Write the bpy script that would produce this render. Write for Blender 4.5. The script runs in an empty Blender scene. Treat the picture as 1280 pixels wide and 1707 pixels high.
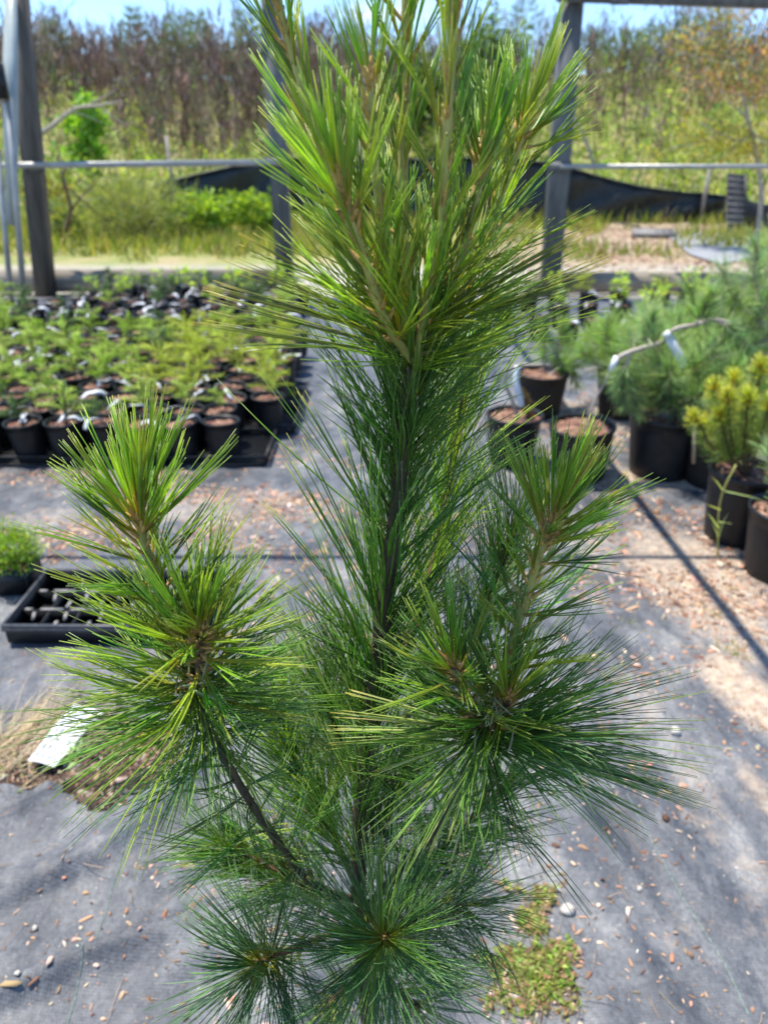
import bpy, math, random
import numpy as np
from mathutils import Vector, noise as mnoise

random.seed(7)
RNG = np.random.default_rng(11)
SC = bpy.context.scene
COL = SC.collection

# ------------------------------------------------------------------ camera
FPX = 1232.8                      # focal length in pixels of a 1280 x 1707 picture
PITCH = math.radians(26.5)
CAM_H = 1.29
cam_d = bpy.data.cameras.new('camera')
cam = bpy.data.objects.new('camera', cam_d)
COL.objects.link(cam)
cam.location = (0, 0, CAM_H)
cam.rotation_euler = (math.radians(90) - PITCH, 0, 0)
cam_d.sensor_fit = 'VERTICAL'
cam_d.sensor_height = 36.0
cam_d.lens = 26.0
cam_d.clip_start = 0.02
cam_d.clip_end = 500
cam_d.dof.use_dof = True
cam_d.dof.focus_distance = 0.55
cam_d.dof.aperture_fstop = 7.2
SC.camera = cam

# ------------------------------------------------------------------ sky and sun
SUN_DIR = Vector((-0.30, 0.16, 0.94)).normalized()       # towards the sun
w = bpy.data.worlds.new('World')
SC.world = w
w.use_nodes = True
wn = w.node_tree
for n in list(wn.nodes): wn.nodes.remove(n)
sky = wn.nodes.new('ShaderNodeTexSky'); sky.sky_type = 'NISHITA'
sky.sun_disc = False
sky.sun_elevation = math.asin(SUN_DIR.z)
sky.sun_rotation = math.atan2(SUN_DIR.x, SUN_DIR.y)
sky.altitude = 2500; sky.air_density = 1.0; sky.dust_density = 0.0; sky.ozone_density = 6.0
bg = wn.nodes.new('ShaderNodeBackground'); bg.inputs['Strength'].default_value = 0.15
wo = wn.nodes.new('ShaderNodeOutputWorld')
# thin fair-weather clouds, the same all round the sky
tc = wn.nodes.new('ShaderNodeTexCoord'); mp = wn.nodes.new('ShaderNodeMapping')
mp.inputs['Scale'].default_value = (1.5, 1.5, 5.0)
cn = wn.nodes.new('ShaderNodeTexNoise'); cn.inputs['Scale'].default_value = 2.2; cn.inputs['Detail'].default_value = 7
cr = wn.nodes.new('ShaderNodeValToRGB')
cr.color_ramp.elements[0].position = 0.66; cr.color_ramp.elements[0].color = (0, 0, 0, 1)
cr.color_ramp.elements[1].position = 0.80; cr.color_ramp.elements[1].color = (.7, .7, .7, 1)
cm = wn.nodes.new('ShaderNodeMix'); cm.data_type = 'RGBA'
cm.inputs['B'].default_value = (5.0, 5.2, 5.5, 1)
wn.links.new(tc.outputs['Generated'], mp.inputs['Vector'])
wn.links.new(mp.outputs[0], cn.inputs['Vector'])
wn.links.new(cn.outputs['Fac'], cr.inputs[0])
wn.links.new(cr.outputs[0], cm.inputs['Factor'])
wn.links.new(sky.outputs[0], cm.inputs['A'])
wn.links.new(cm.outputs['Result'], bg.inputs['Color'])
wn.links.new(bg.outputs[0], wo.inputs['Surface'])

sl = bpy.data.lights.new('sun', 'SUN'); sl.energy = 4.1; sl.angle = math.radians(0.53); sl.color = (1.0, 0.945, 0.85)
so = bpy.data.objects.new('sun', sl); COL.objects.link(so)
so.rotation_euler = (-SUN_DIR).to_track_quat('-Z', 'Y').to_euler(); so.location = (0, 0, 20)

SC.view_settings.view_transform = 'Standard'
SC.view_settings.look = 'None'
SC.view_settings.exposure = 1.10
SC.view_settings.gamma = 1.0
SC.view_settings.use_curve_mapping = False
SC.render.engine = 'CYCLES'
SC.cycles.max_bounces = 7
SC.cycles.transparent_max_bounces = 6
SC.cycles.caustics_reflective = False
SC.cycles.caustics_refractive = False

# ------------------------------------------------------------------ pixel of the photograph -> point of the place
_cp, _sp = math.cos(PITCH), math.sin(PITCH)
def ray(x, y):
    a, b = (x - 640) / FPX, (853.5 - y) / FPX
    return Vector((a, _cp + b * _sp, -_sp + b * _cp))
def gp(x, y, z=0.0):                       # on the level z
    r = ray(x, y); k = (z - CAM_H) / r.z
    return Vector((r.x * k, r.y * k, z))
def at(x, y, Y):                           # at the ground distance Y
    r = ray(x, y); k = Y / r.y
    return Vector((r.x * k, Y, CAM_H + r.z * k))
def topx(p):
    z = p[1] * _cp - (p[2] - CAM_H) * _sp
    u = p[1] * _sp + (p[2] - CAM_H) * _cp
    return 640 + FPX * p[0] / z, 853.5 - FPX * u / z

# ------------------------------------------------------------------ materials
def new_mat(name):
    m = bpy.data.materials.new(name); m.use_nodes = True
    nt = m.node_tree
    return m, nt, nt.nodes['Principled BSDF'], nt.nodes['Material Output']
def N(nt, t, **kw):
    n = nt.nodes.new(t)
    for k, v in kw.items():
        if k in n.inputs: n.inputs[k].default_value = v
        else: setattr(n, k, v)
    return n
def noise_ramp(nt, scale, stops, detail=6, rough=.6, coord='Object', scl=(1, 1, 1)):
    t = N(nt, 'ShaderNodeTexCoord'); mpn = N(nt, 'ShaderNodeMapping'); mpn.inputs['Scale'].default_value = scl
    nz = N(nt, 'ShaderNodeTexNoise', Scale=scale, Detail=detail, Roughness=rough)
    nt.links.new(t.outputs[coord], mpn.inputs[0]); nt.links.new(mpn.outputs[0], nz.inputs['Vector'])
    r = N(nt, 'ShaderNodeValToRGB')
    while len(r.color_ramp.elements) < len(stops): r.color_ramp.elements.new(.5)
    for e, (p, c) in zip(r.color_ramp.elements, stops):
        e.position = p; e.color = (*c, 1)
    nt.links.new(nz.outputs['Fac'], r.inputs[0])
    return r, nz, mpn
def plain(name, c0, c1, scale=8, rough=.6, bump=.2, bscale=None, metal=0, scl=(1, 1, 1), dist=.01, spec=.5):
    m, nt, p, o = new_mat(name)
    r, nz, mpn = noise_ramp(nt, scale, [(.3, c0), (.7, c1)], scl=scl)
    nt.links.new(r.outputs[0], p.inputs['Base Color'])
    p.inputs['Roughness'].default_value = rough; p.inputs['Metallic'].default_value = metal
    p.inputs['Specular IOR Level'].default_value = spec
    if bump:
        n2 = N(nt, 'ShaderNodeTexNoise', Scale=bscale or scale * 4, Detail=5)
        nt.links.new(mpn.outputs[0], n2.inputs['Vector'])
        b = N(nt, 'ShaderNodeBump', Strength=bump, Distance=dist)
        nt.links.new(n2.outputs['Fac'], b.inputs['Height']); nt.links.new(b.outputs[0], p.inputs['Normal'])
    return m
def leafy(name, trans=.35, rough=.42, spec=.4, tint=(1.5, 1.45, .45, 1)):
    """colour comes from each leaf's own attribute; light passes through the blade"""
    m, nt, p, o = new_mat(name)
    a = N(nt, 'ShaderNodeVertexColor'); a.layer_name = 'col'
    nt.links.new(a.outputs[0], p.inputs['Base Color'])
    p.inputs['Roughness'].default_value = rough; p.inputs['Specular IOR Level'].default_value = spec
    tr = N(nt, 'ShaderNodeBsdfTranslucent'); hs = N(nt, 'ShaderNodeMix'); hs.data_type = 'RGBA'; hs.blend_type = 'MULTIPLY'
    hs.inputs['Factor'].default_value = 1.0; hs.inputs['B'].default_value = tint
    nt.links.new(a.outputs[0], hs.inputs['A']); nt.links.new(hs.outputs['Result'], tr.inputs['Color'])
    mx = N(nt, 'ShaderNodeMixShader'); mx.inputs[0].default_value = trans
    nt.links.new(p.outputs[0], mx.inputs[1]); nt.links.new(tr.outputs[0], mx.inputs[2]); nt.links.new(mx.outputs[0], o.inputs[0])
    return m

M = {}
M['needle'] = leafy('pine_needle', .50, .30, .6)
M['leaf'] = leafy('leaf', .42, .5, .35)
M['dead'] = leafy('dead_leaf', .25, .8, .2, (1.15, 1.05, .9, 1))
M['chip'] = leafy('wood_chip', 0.0, .85, .2)
M['pot'] = plain('black_plastic', (.006, .007, .008), (.016, .017, .018), 30, .42, .12, 90, spec=.35)
M['pot_brown'] = plain('dusty_black_plastic', (.010, .009, .008), (.026, .021, .017), 14, .62, .12, 60, spec=.3)
M['tray'] = plain('tray_plastic', (.007, .008, .009), (.016, .017, .018), 30, .5, .1, 90, spec=.35)
M['tray_rim'] = plain('pale_tray_rim', (.03, .032, .036), (.085, .088, .092), 40, .4, .1, 90, spec=.5)  # rim plastic, a lighter grey than the tray walls
M['divider'] = plain('lit_tray_grey', (.12, .12, .12), (.34, .32, .30), 60, .6, .1)  # pale grey that paints the light on the divider tops into the colour
M['soil'] = plain('bark_mulch', (.030, .013, .008), (.190, .088, .050), 95, .9, .8, 120, dist=.02)
M['tag'] = plain('white_plastic_tag', (.50, .52, .54), (.72, .73, .74), 9, .35, 0)
M['tape'] = plain('white_tape', (.62, .64, .66), (.8, .8, .8), 9, .4, 0)
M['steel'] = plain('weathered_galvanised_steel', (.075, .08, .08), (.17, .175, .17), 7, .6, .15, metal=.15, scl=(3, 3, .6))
M['steel_pale'] = plain('pale_galvanised_pipe', (.28, .28, .26), (.46, .45, .41), 9, .45, .1, metal=.35)  # paler grey steel for the rails and pipes
M['post_wood'] = plain('grey_weathered_timber', (.06, .050, .040), (.15, .13, .105), 6, .8, .4, 30, scl=(5, 5, .5))
M['sill'] = plain('weathered_board', (.16, .13, .10), (.40, .35, .27), 5, .85, .4, 30, scl=(.5, 5, 5))
M['plank'] = plain('plank_timber', (.28, .20, .13), (.50, .38, .26), 6, .8, .3, 30, scl=(.8, 5, 5))
M['sheet'] = plain('pale_polythene', (.28, .33, .32), (.44, .49, .47), 4, .3, .2)
M['silt'] = plain('black_silt_fabric', (.008, .011, .011), (.020, .026, .026), 3, .55, .2, 40)
M['panel'] = plain('grey_corrugated_panel', (.07, .066, .062), (.16, .15, .14), 6, .7, .2)
M['old_bark'] = plain('green_brown_bark', (.022, .016, .008), (.10, .072, .038), 75, .72, .9, 260, dist=.0018, scl=(1, 1, .5))
M['new_bark'] = plain('fresh_green_bark', (.25, .22, .05), (.46, .43, .12), 90, .6, .45, 300, dist=.001, scl=(1, 1, .4))
M['brown_bark'] = plain('brown_twig_bark', (.050, .028, .014), (.16, .095, .05), 60, .8, .5, 200, dist=.001)
M['grey_bark'] = plain('pale_grey_bark', (.22, .18, .14), (.52, .46, .38), 26, .8, .4, 90, dist=.004)
M['stone'] = plain('pale_stone', (.34, .31, .26), (.56, .53, .47), 30, .85, .4)
M['thread'] = plain('green_thread', (.14, .24, .19), (.26, .36, .30), 500, .7, 0)
M['stake'] = plain('grey_stake', (.20, .18, .15), (.34, .31, .27), 9, .8, .2)

# ------------------------------------------------------------------ mesh helpers
def finish(name, V, F, mat, parent=None, col=None, smooth=True):
    """V (n,3) array; F list of index arrays, each (m,k)"""
    me = bpy.data.meshes.new(name)
    V = np.asarray(V, dtype=np.float32)
    me.vertices.add(len(V)); me.vertices.foreach_set('co', V.ravel())
    if not isinstance(F, list): F = [F]
    F = [np.asarray(f, dtype=np.int32) for f in F if len(f)]
    li = np.concatenate([f.ravel() for f in F]); cnt = np.concatenate([np.full(len(f), f.shape[1]) for f in F])
    st = np.concatenate([[0], np.cumsum(cnt)[:-1]]).astype(np.int32)
    me.loops.add(len(li)); me.loops.foreach_set('vertex_index', li)
    me.polygons.add(len(cnt)); me.polygons.foreach_set('loop_start', st)
    if smooth: me.polygons.foreach_set('use_smooth', np.ones(len(cnt), dtype=bool))
    me.update(calc_edges=True)
    if col is not None:
        at_ = me.color_attributes.new('col', 'FLOAT_COLOR', 'POINT')
        c = np.ones((len(V), 4), dtype=np.float32); c[:, :3] = col
        at_.data.foreach_set('color', c.ravel())
    me.materials.append(mat)
    o = bpy.data.objects.new(name, me); COL.objects.link(o)
    if parent is not None: o.parent = parent
    return o

class MB:
    """collects shapes into one mesh"""
    def __init__(s): s.v = []; s.q = []; s.t = []; s.c = []; s.n = 0
    def add(s, V, Q=(), T=(), col=None):
        V = np.asarray(V, dtype=np.float64).reshape(-1, 3)
        if len(Q): s.q.append(np.asarray(Q, dtype=np.int64) + s.n)
        if len(T): s.t.append(np.asarray(T, dtype=np.int64) + s.n)
        s.v.append(V); s.n += len(V)
        if col is not None: s.c.append(np.broadcast_to(np.asarray(col, dtype=np.float64), (len(V), 3)))
    def box(s, c, size, rz=0.0, M3=None, col=None):
        x, y, z = [k / 2 for k in size]
        P = np.array([(i * x, j * y, k * z) for k in (-1, 1) for j in (-1, 1) for i in (-1, 1)])
        if M3 is None:
            ca, sa = math.cos(rz), math.sin(rz); M3 = np.array([[ca, -sa, 0], [sa, ca, 0], [0, 0, 1]])
        P = P @ np.asarray(M3).T + np.asarray(c)
        s.add(P, [(0, 2, 3, 1), (4, 5, 7, 6), (0, 1, 5, 4), (2, 6, 7, 3), (0, 4, 6, 2), (1, 3, 7, 5)], col=col)
    def tube(s, pts, rad, k=8, cap=True, col=None, lump=0.0):
        P = np.array([tuple(p) for p in pts], dtype=np.float64); n = len(P)
        R = np.broadcast_to(np.asarray(rad, dtype=np.float64), (n,))
        T = np.gradient(P, axis=0); T /= np.linalg.norm(T, axis=1)[:, None] + 1e-12
        up = np.array([0., 0, 1]) if abs(T[0][2]) < .9 else np.array([1., 0, 0])
        A = np.cross(T, up); A /= np.linalg.norm(A, axis=1)[:, None] + 1e-12; B = np.cross(T, A)
        th = np.arange(k) * 2 * math.pi / k
        rr = R[:, None] * (1 + lump * RNG.normal(size=(n, k)))
        V = P[:, None, :] + rr[..., None] * (np.cos(th)[None, :, None] * A[:, None, :] + np.sin(th)[None, :, None] * B[:, None, :])
        i = np.arange(n - 1)[:, None] * k; j = np.arange(k)[None, :]; j2 = (j + 1) % k
        Q = np.stack([i + j, i + j2, i + k + j2, i + k + j], -1).reshape(-1, 4)
        V = V.reshape(-1, 3); Tt = []
        if cap:
            V = np.vstack([V, P[0], P[-1]]); a = n * k; b = a + 1; o = (n - 1) * k
            Tt = [(a, (q + 1) % k, q) for q in range(k)] + [(b, o + q, o + (q + 1) % k) for q in range(k)]
        s.add(V, Q, Tt, col=col)
    def lathe(s, prof, k=24, c=(0, 0, 0), col=None, wob=0.0):
        n = len(prof); th = np.arange(k) * 2 * math.pi / k
        pr = np.array(prof, dtype=np.float64)
        rr = pr[:, 0][:, None] * (1 + wob * RNG.normal(size=(n, k)))
        V = np.stack([rr * np.cos(th), rr * np.sin(th), np.repeat(pr[:, 1][:, None], k, 1)], -1).reshape(-1, 3) + np.asarray(c)
        i = np.arange(n - 1)[:, None] * k; j = np.arange(k)[None, :]; j2 = (j + 1) % k
        Q = np.stack([i + j, i + j2, i + k + j2, i + k + j], -1).reshape(-1, 4)
        s.add(V, Q, col=col)
    def build(s, name, mat, parent=None, smooth=False):
        F = []
        if s.q: F.append(np.concatenate(s.q))
        if s.t: F.append(np.concatenate(s.t))
        return finish(name, np.concatenate(s.v), F, mat, parent, np.concatenate(s.c) if s.c else None, smooth)

def empty(name, loc, label, cat, group=None, rz=0.0):
    o = bpy.data.objects.new(name, None); COL.objects.link(o)
    o.empty_display_size = .05; o.location = loc; o.rotation_euler = (0, 0, rz)
    tag(o, label, cat, group); return o
def tag(o, label=None, cat=None, group=None, kind=None):
    if label: o['label'] = label
    if cat: o['category'] = cat
    if group: o['group'] = group
    if kind: o['kind'] = kind
    return o
def copy_tree(o, parent=None):
    c = o.copy(); COL.objects.link(c)
    if parent is not None: c.parent = parent
    for ch in list(o.children): copy_tree(ch, c)
    return c
def nrm(a): return a / (np.linalg.norm(a, axis=-1, keepdims=True) + 1e-12)

def needles_mesh(P, D, L, bend, r, cb, cm_, ct, S=4, K=3, wbase=.12):
    """P,D,bend (n,3) arrays, L,r (n,), colours of base, middle and tip (n,3) -> V, quads, tris, col"""
    n = len(P); D = nrm(D); t = np.linspace(0, 1, S + 1)
    C = P[:, None, :] + D[:, None, :] * (L[:, None] * t)[..., None] + bend[:, None, :] * (L[:, None] * t ** 2)[..., None]
    Tn = nrm(np.gradient(C, axis=1))
    ref = RNG.normal(size=(n, 3)); A = nrm(np.cross(Tn, ref[:, None, :])); B = np.cross(Tn, A)
    prof = np.array([1.0 if q < .72 else max(.38, 1 - 2.0 * (q - .72)) for q in t]); prof[0] = .8
    R = r[:, None] * prof[None, :]
    th = np.arange(K) * 2 * math.pi / K
    V = C[:, :, None, :] + R[:, :, None, None] * (np.cos(th)[None, None, :, None] * A[:, :, None, :] + np.sin(th)[None, None, :, None] * B[:, :, None, :])
    base = (np.arange(n) * (S + 1) * K)[:, None, None]; i = (np.arange(S) * K)[None, :, None]; j = np.arange(K)[None, None, :]; j2 = (j + 1) % K
    Q = np.stack([base + i + j, base + i + j2, base + i + K + j2, base + i + K + j], -1).reshape(-1, 4)
    T = []
    if K >= 3:
        b2 = np.arange(n) * (S + 1) * K + S * K
        T = np.stack([b2, b2 + 1, b2 + 2], -1)
    wbase = np.broadcast_to(np.asarray(wbase, dtype=float), (n,))[:, None]; wb = np.clip(1 - (t[None, :] - wbase * .45) / (wbase * .8), 0, 1)[..., None]; wt = np.clip((t - .86) / .14, 0, 1)[None, :, None]
    cc = cm_[:, None, :] * (1 - wb) + cb[:, None, :] * wb; cc = cc * (1 - wt) + ct[:, None, :] * wt
    cc = np.repeat(cc[:, :, None, :], K, 2).reshape(-1, 3)
    return V.reshape(-1, 3), Q, T, cc

def leaves_mesh(P, D, L, W, col, fold=.25, nz=None):
    """pointed leaves: 5 points, three folded faces each side of a midrib"""
    n = len(P); D = nrm(D)
    up = nz if nz is not None else nrm(RNG.normal(size=(n, 3)) + np.array([0, 0, 1.2]))
    S = nrm(np.cross(D, up)); U = np.cross(S, D)
    l, w_ = L[:, None], W[:, None]
    a = P; b = P + D * l * .45 + S * w_ * .5 + U * w_ * fold; c = P + D * l * .45 - S * w_ * .5 + U * w_ * fold
    m = P + D * l * .5; t = P + D * l - U * l * .12
    V = np.stack([a, b, m, c, t], 1).reshape(-1, 3)
    o = (np.arange(n) * 5)[:, None]
    T = np.concatenate([o + np.array([[0, 1, 2]]), o + np.array([[0, 2, 3]]), o + np.array([[1, 4, 2]]), o + np.array([[2, 4, 3]])])
    return V, T, np.repeat(col, 5, 0)

def smoothpath(pts, k=8):
    """Catmull-Rom through the points"""
    P = [Vector(p) for p in pts]; P = [P[0] * 2 - P[1]] + P + [P[-1] * 2 - P[-2]]; out = []
    for i in range(1, len(P) - 2):
        a, b, c, d = P[i - 1], P[i], P[i + 1], P[i + 2]
        for q in range(k):
            t = q / k
            out.append(.5 * ((2 * b) + (c - a) * t + (2 * a - 5 * b + 4 * c - d) * t * t + (3 * b - a - 3 * c + d) * t ** 3))
    out.append(P[-2]); return out
def lerpc(a, b, t): return tuple(a[i] + (b[i] - a[i]) * t for i in range(3))
def vary(cols, n, v=.18):
    c = np.array(cols)[RNG.integers(0, len(cols), n)]
    return np.clip(c * (1 + v * RNG.normal(size=(n, 1))) * (1 + .06 * RNG.normal(size=(n, 3))), .002, .9)
# ================================================================== THE SETTING
def vnoise(x, y, seed=0):
    """vectorised value noise, 0..1"""
    xi = np.floor(x).astype(np.int64); yi = np.floor(y).astype(np.int64); fx = x - xi; fy = y - yi
    fx = fx * fx * (3 - 2 * fx); fy = fy * fy * (3 - 2 * fy)
    def h(a, b):
        n = (a * 374761393 + b * 668265263 + seed * 1442695041) & 0x7fffffff
        n = ((n ^ (n >> 13)) * 1274126177) & 0x7fffffff
        return ((n ^ (n >> 16)) & 0xffff) / 65535.0
    return (h(xi, yi) * (1 - fx) + h(xi + 1, yi) * fx) * (1 - fy) + (h(xi, yi + 1) * (1 - fx) + h(xi + 1, yi + 1) * fx) * fy
def fbm(x, y, o=4, seed=0):
    s = 0; a = .5
    for k in range(o): s = s + a * vnoise(x * 2 ** k, y * 2 ** k, seed + k * 17); a *= .5
    return s / (1 - .5 ** o)
def sstep(a, b, x): t = np.clip((x - a) / (b - a), 0, 1); return t * t * (3 - 2 * t)
def grid_mesh(xs, ys, Z):
    X, Y = np.meshgrid(xs, ys); V = np.stack([X, Y, Z], -1).reshape(-1, 3)
    nx, ny = len(xs), len(ys); i = (np.arange(ny - 1) * nx)[:, None]; j = np.arange(nx - 1)[None, :]
    Q = np.stack([i + j, i + j + 1, i + nx + j + 1, i + nx + j], -1).reshape(-1, 4)
    return V, Q
def hill(x, y):
    h = 3.1 * sstep(15.2, 28.5, y) + .25 * sstep(17, 30, y) * (fbm(x * .12 + 3, y * .12, 3, 5) - .5) * 2
    h = h + .35 * sstep(2, 12, x) * sstep(16, 28, y)
    return h - .018

# ground: one sheet to the horizon
xs = np.concatenate([[-260, -160, -90, -60, -40], np.arange(-30, 30.1, .5), [40, 60, 90, 160, 260]])
ys = np.concatenate([[-60, -20, -5, 0], np.arange(2, 34, .4), [36, 40, 50, 70, 100, 150, 220, 300]])
X, Y = np.meshgrid(xs, ys); Zg = hill(X, Y)
m, nt, p, o = new_mat('earth_and_thatch')
r1, nz, mp1 = noise_ramp(nt, 1.4, [(.36, (.16, .20, .045)), (.5, (.24, .25, .075)), (.62, (.34, .28, .15)), (.75, (.30, .19, .11))], detail=9, rough=.7)
sepn = N(nt, 'ShaderNodeSeparateXYZ'); tcn = N(nt, 'ShaderNodeTexCoord'); nt.links.new(tcn.outputs['Object'], sepn.inputs[0])
gr, nz2, _ = noise_ramp(nt, 22, [(.3, (.26, .24, .20)), (.7, (.46, .43, .36))], detail=8)
mr = N(nt, 'ShaderNodeMapRange'); nt.links.new(sepn.outputs['Y'], mr.inputs[0]); mr.inputs[1].default_value = 8.9; mr.inputs[2].default_value = 9.5
mr.inputs[3].default_value = 1; mr.inputs[4].default_value = 0
mr2 = N(nt, 'ShaderNodeMapRange'); nt.links.new(sepn.outputs['X'], mr2.inputs[0]); mr2.inputs[1].default_value = 1.0; mr2.inputs[2].default_value = 3.0
mr3 = N(nt, 'ShaderNodeMapRange'); nt.links.new(sepn.outputs['Y'], mr3.inputs[0]); mr3.inputs[1].default_value = 13.5; mr3.inputs[2].default_value = 15.5
mr3.inputs[3].default_value = 1; mr3.inputs[4].default_value = 0
mm = N(nt, 'ShaderNodeMath', operation='MULTIPLY'); nt.links.new(mr2.outputs[0], mm.inputs[0]); nt.links.new(mr3.outputs[0], mm.inputs[1])
ch, nz3, _ = noise_ramp(nt, 14, [(.3, (.17, .10, .065)), (.45, (.30, .21, .14)), (.58, (.38, .30, .20)), (.72, (.17, .20, .07))], detail=9)
x1 = N(nt, 'ShaderNodeMix'); x1.data_type = 'RGBA'; nt.links.new(mm.outputs[0], x1.inputs['Factor']); nt.links.new(r1.outputs[0], x1.inputs['A']); nt.links.new(ch.outputs[0], x1.inputs['B'])
x2 = N(nt, 'ShaderNodeMix'); x2.data_type = 'RGBA'; nt.links.new(mr.outputs[0], x2.inputs['Factor']); nt.links.new(x1.outputs['Result'], x2.inputs['A']); nt.links.new(gr.outputs[0], x2.inputs['B'])
nt.links.new(x2.outputs['Result'], p.inputs['Base Color']); p.inputs['Roughness'].default_value = .95
bb = N(nt, 'ShaderNodeBump', Strength=.6, Distance=.05); nt.links.new(nz2.outputs['Fac'], bb.inputs['Height']); nt.links.new(bb.outputs[0], p.inputs['Normal'])
V, Q = grid_mesh(xs, ys, Zg)
tag(finish('ground', V, Q, m), kind='structure')

# weed-barrier cloth, one wrinkled sheet with dirt worn into it
xs = np.concatenate([np.arange(-5.2, -1.5, .12), np.arange(-1.5, 1.9, .013), np.arange(1.9, 5.6, .12)])
ys = np.concatenate([np.arange(-2.4, .3, .12), np.arange(.3, 3.4, .013), np.arange(3.4, 7.08, .06)])
X, Y = np.meshgrid(xs, ys)
def cloth_z(X, Y):
    near = 1 - sstep(3.0, 4.5, Y)
    left = 1 - sstep(-.25, .15, X)
    # long soft folds running from lower left to upper right on the left, and fanning out on the right
    u = X * .62 - Y * .9; v_ = X * .9 + Y * .55
    f1 = fbm(u * 7.5 + 3 * fbm(X * 1.5, Y * 1.5, 2, 2), v_ * 1.8, 3, 21)
    a = np.abs(f1 - .5) * 2
    u2 = X * .93 + Y * .30; v2 = -X * .3 + Y * .95
    f2 = fbm(u2 * 11 + 2 * fbm(X * 1.2 + 4, Y * 1.2, 2, 9), v2 * 1.1, 3, 33)
    b = np.abs(f2 - .5) * 2
    fore = 1 - sstep(1.25, 1.6, Y); z = left * ((.010 + .060 * fore) * (1 - a) ** 2.4) + (1 - left) * (.010 + .016 * (1 - sstep(1.7, 2.1, Y))) * (1 - b) ** 2.2
    z = z + .004 * fbm(X * 14, Y * 14, 3, 4) + .006 * fbm(X * 2.2, Y * 2.2, 2, 8)
    flat = np.clip(near, .2, 1) * (1 - .65 * sstep(1.6, 2.1, Y))
    return .004 + z * flat * .8
def dirt_mask(X, Y):
    """0..1, where soil, sand and bark have washed over the cloth"""
    n = fbm(X * 2.3 + 7, Y * 2.3, 5, 12)
    g = np.zeros_like(X)
    def spot(cx, cy, rx, ry, s, rot=0.0):
        ca, sa = math.cos(rot), math.sin(rot); dx, dy = X - cx, Y - cy
        q = np.sqrt(((dx * ca + dy * sa) / rx) ** 2 + ((-dx * sa + dy * ca) / ry) ** 2)
        return s * (1 - sstep(.35, 1.25, q + (n - .5) * 1.3))
    for a in DIRT: g = np.maximum(g, spot(*a))
    return g
DIRT = []
def dspot(x, y, rx, ry, s, rot=0.0):
    q = gp(x, y); DIRT.append((q.x, q.y, rx, ry, s, rot))
dspot(1110, 800, .50, .16, .95, .1); dspot(980, 700, .45, .30, .75); dspot(1180, 980, .26, .55, .70, -.12); dspot(1250, 1180, .12, .32, .8, .1)
dspot(1230, 1080, .14, .22, .6); dspot(1060, 1010, .12, .22, .30); dspot(1290, 830, .35, .4, .7); dspot(1150, 640, .9, .5, .8)
dspot(1190, 870, .3, .3, .25); dspot(1260, 1330, .07, .2, .55); dspot(700, 760, .5, .4, .25); dspot(400, 850, .5, .26, .48); dspot(60, 880, .5, .2, .42); dspot(200, 800, .6, .25, .38); dspot(1060, 1180, .2, .3, .38); dspot(1150, 1330, .14, .4, .40); dspot(1110, 1560, .16, .25, .30); dspot(150, 1450, .25, .12, .26); dspot(1000, 920, .2, .2, .45); dspot(760, 900, .4, .3, .35)
Z = cloth_z(X, Y); Dm = dirt_mask(X, Y)
# the torn hole beside the white sheet, lower left
HOLE = [(-40, 1225), (60, 1245), (200, 1210), (300, 1235), (330, 1290), (250, 1335), (170, 1375), (110, 1345), (40, 1335), (-40, 1340)]
HOLEw = np.array([tuple(gp(*q))[:2] for q in HOLE])
def inside(X, Y, poly):
    r = np.zeros(X.shape, bool); n = len(poly)
    for i in range(n):
        x1_, y1_ = poly[i]; x2_, y2_ = poly[(i + 1) % n]
        c = ((y1_ > Y) != (y2_ > Y)) & (X < (x2_ - x1_) * (Y - y1_) / (y2_ - y1_ + 1e-12) + x1_); r ^= c
    return r
wx = X + .045 * (fbm(X * 14, Y * 14, 3, 71) - .5); wy = Y + .045 * (fbm(X * 14 + 9, Y * 14, 3, 72) - .5)
H = inside(wx, wy, HOLEw)
V, Q = grid_mesh(xs, ys, Z)
Hf = H.reshape(-1); keep = ~(Hf[Q].all(axis=1))
Q = Q[keep]
m, nt, p, o = new_mat('woven_weed_barrier')
tcn = N(nt, 'ShaderNodeTexCoord')
att = N(nt, 'ShaderNodeVertexColor'); att.layer_name = 'col'
spl = N(nt, 'ShaderNodeSeparateColor'); nt.links.new(att.outputs[0], spl.inputs[0])
fab, nf, _ = noise_ramp(nt, 4, [(.36, (.038, .043, .053)), (.46, (.080, .087, .099)), (.56, (.145, .150, .157)), (.68, (.30, .295, .28))], detail=12, rough=.74, scl=(1.25, .8, 1))
fine, nf2, _ = noise_ramp(nt, 130, [(.35, (.62, .62, .62)), (.62, (1.12, 1.12, 1.12))], detail=3)
mul = N(nt, 'ShaderNodeMix'); mul.data_type = 'RGBA'; mul.blend_type = 'MULTIPLY'; mul.inputs['Factor'].default_value = .75
nt.links.new(fab.outputs[0], mul.inputs['A']); nt.links.new(fine.outputs[0], mul.inputs['B'])
snd, ns, _ = noise_ramp(nt, 42, [(.28, (.17, .12, .09)), (.43, (.33, .245, .175)), (.58, (.45, .37, .28)), (.72, (.30, .20, .14))], detail=9, rough=.7)
nm = N(nt, 'ShaderNodeTexNoise', Scale=26.0, Detail=8.0, Roughness=.7); nt.links.new(tcn.outputs['Object'], nm.inputs['Vector'])
sm = N(nt, 'ShaderNodeMath', operation='ADD'); nt.links.new(spl.outputs[0], sm.inputs[0]); nt.links.new(nm.outputs['Fac'], sm.inputs[1])
mrr = N(nt, 'ShaderNodeMapRange'); mrr.inputs[1].default_value = .82; mrr.inputs[2].default_value = 1.30; nt.links.new(sm.outputs[0], mrr.inputs[0])
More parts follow.
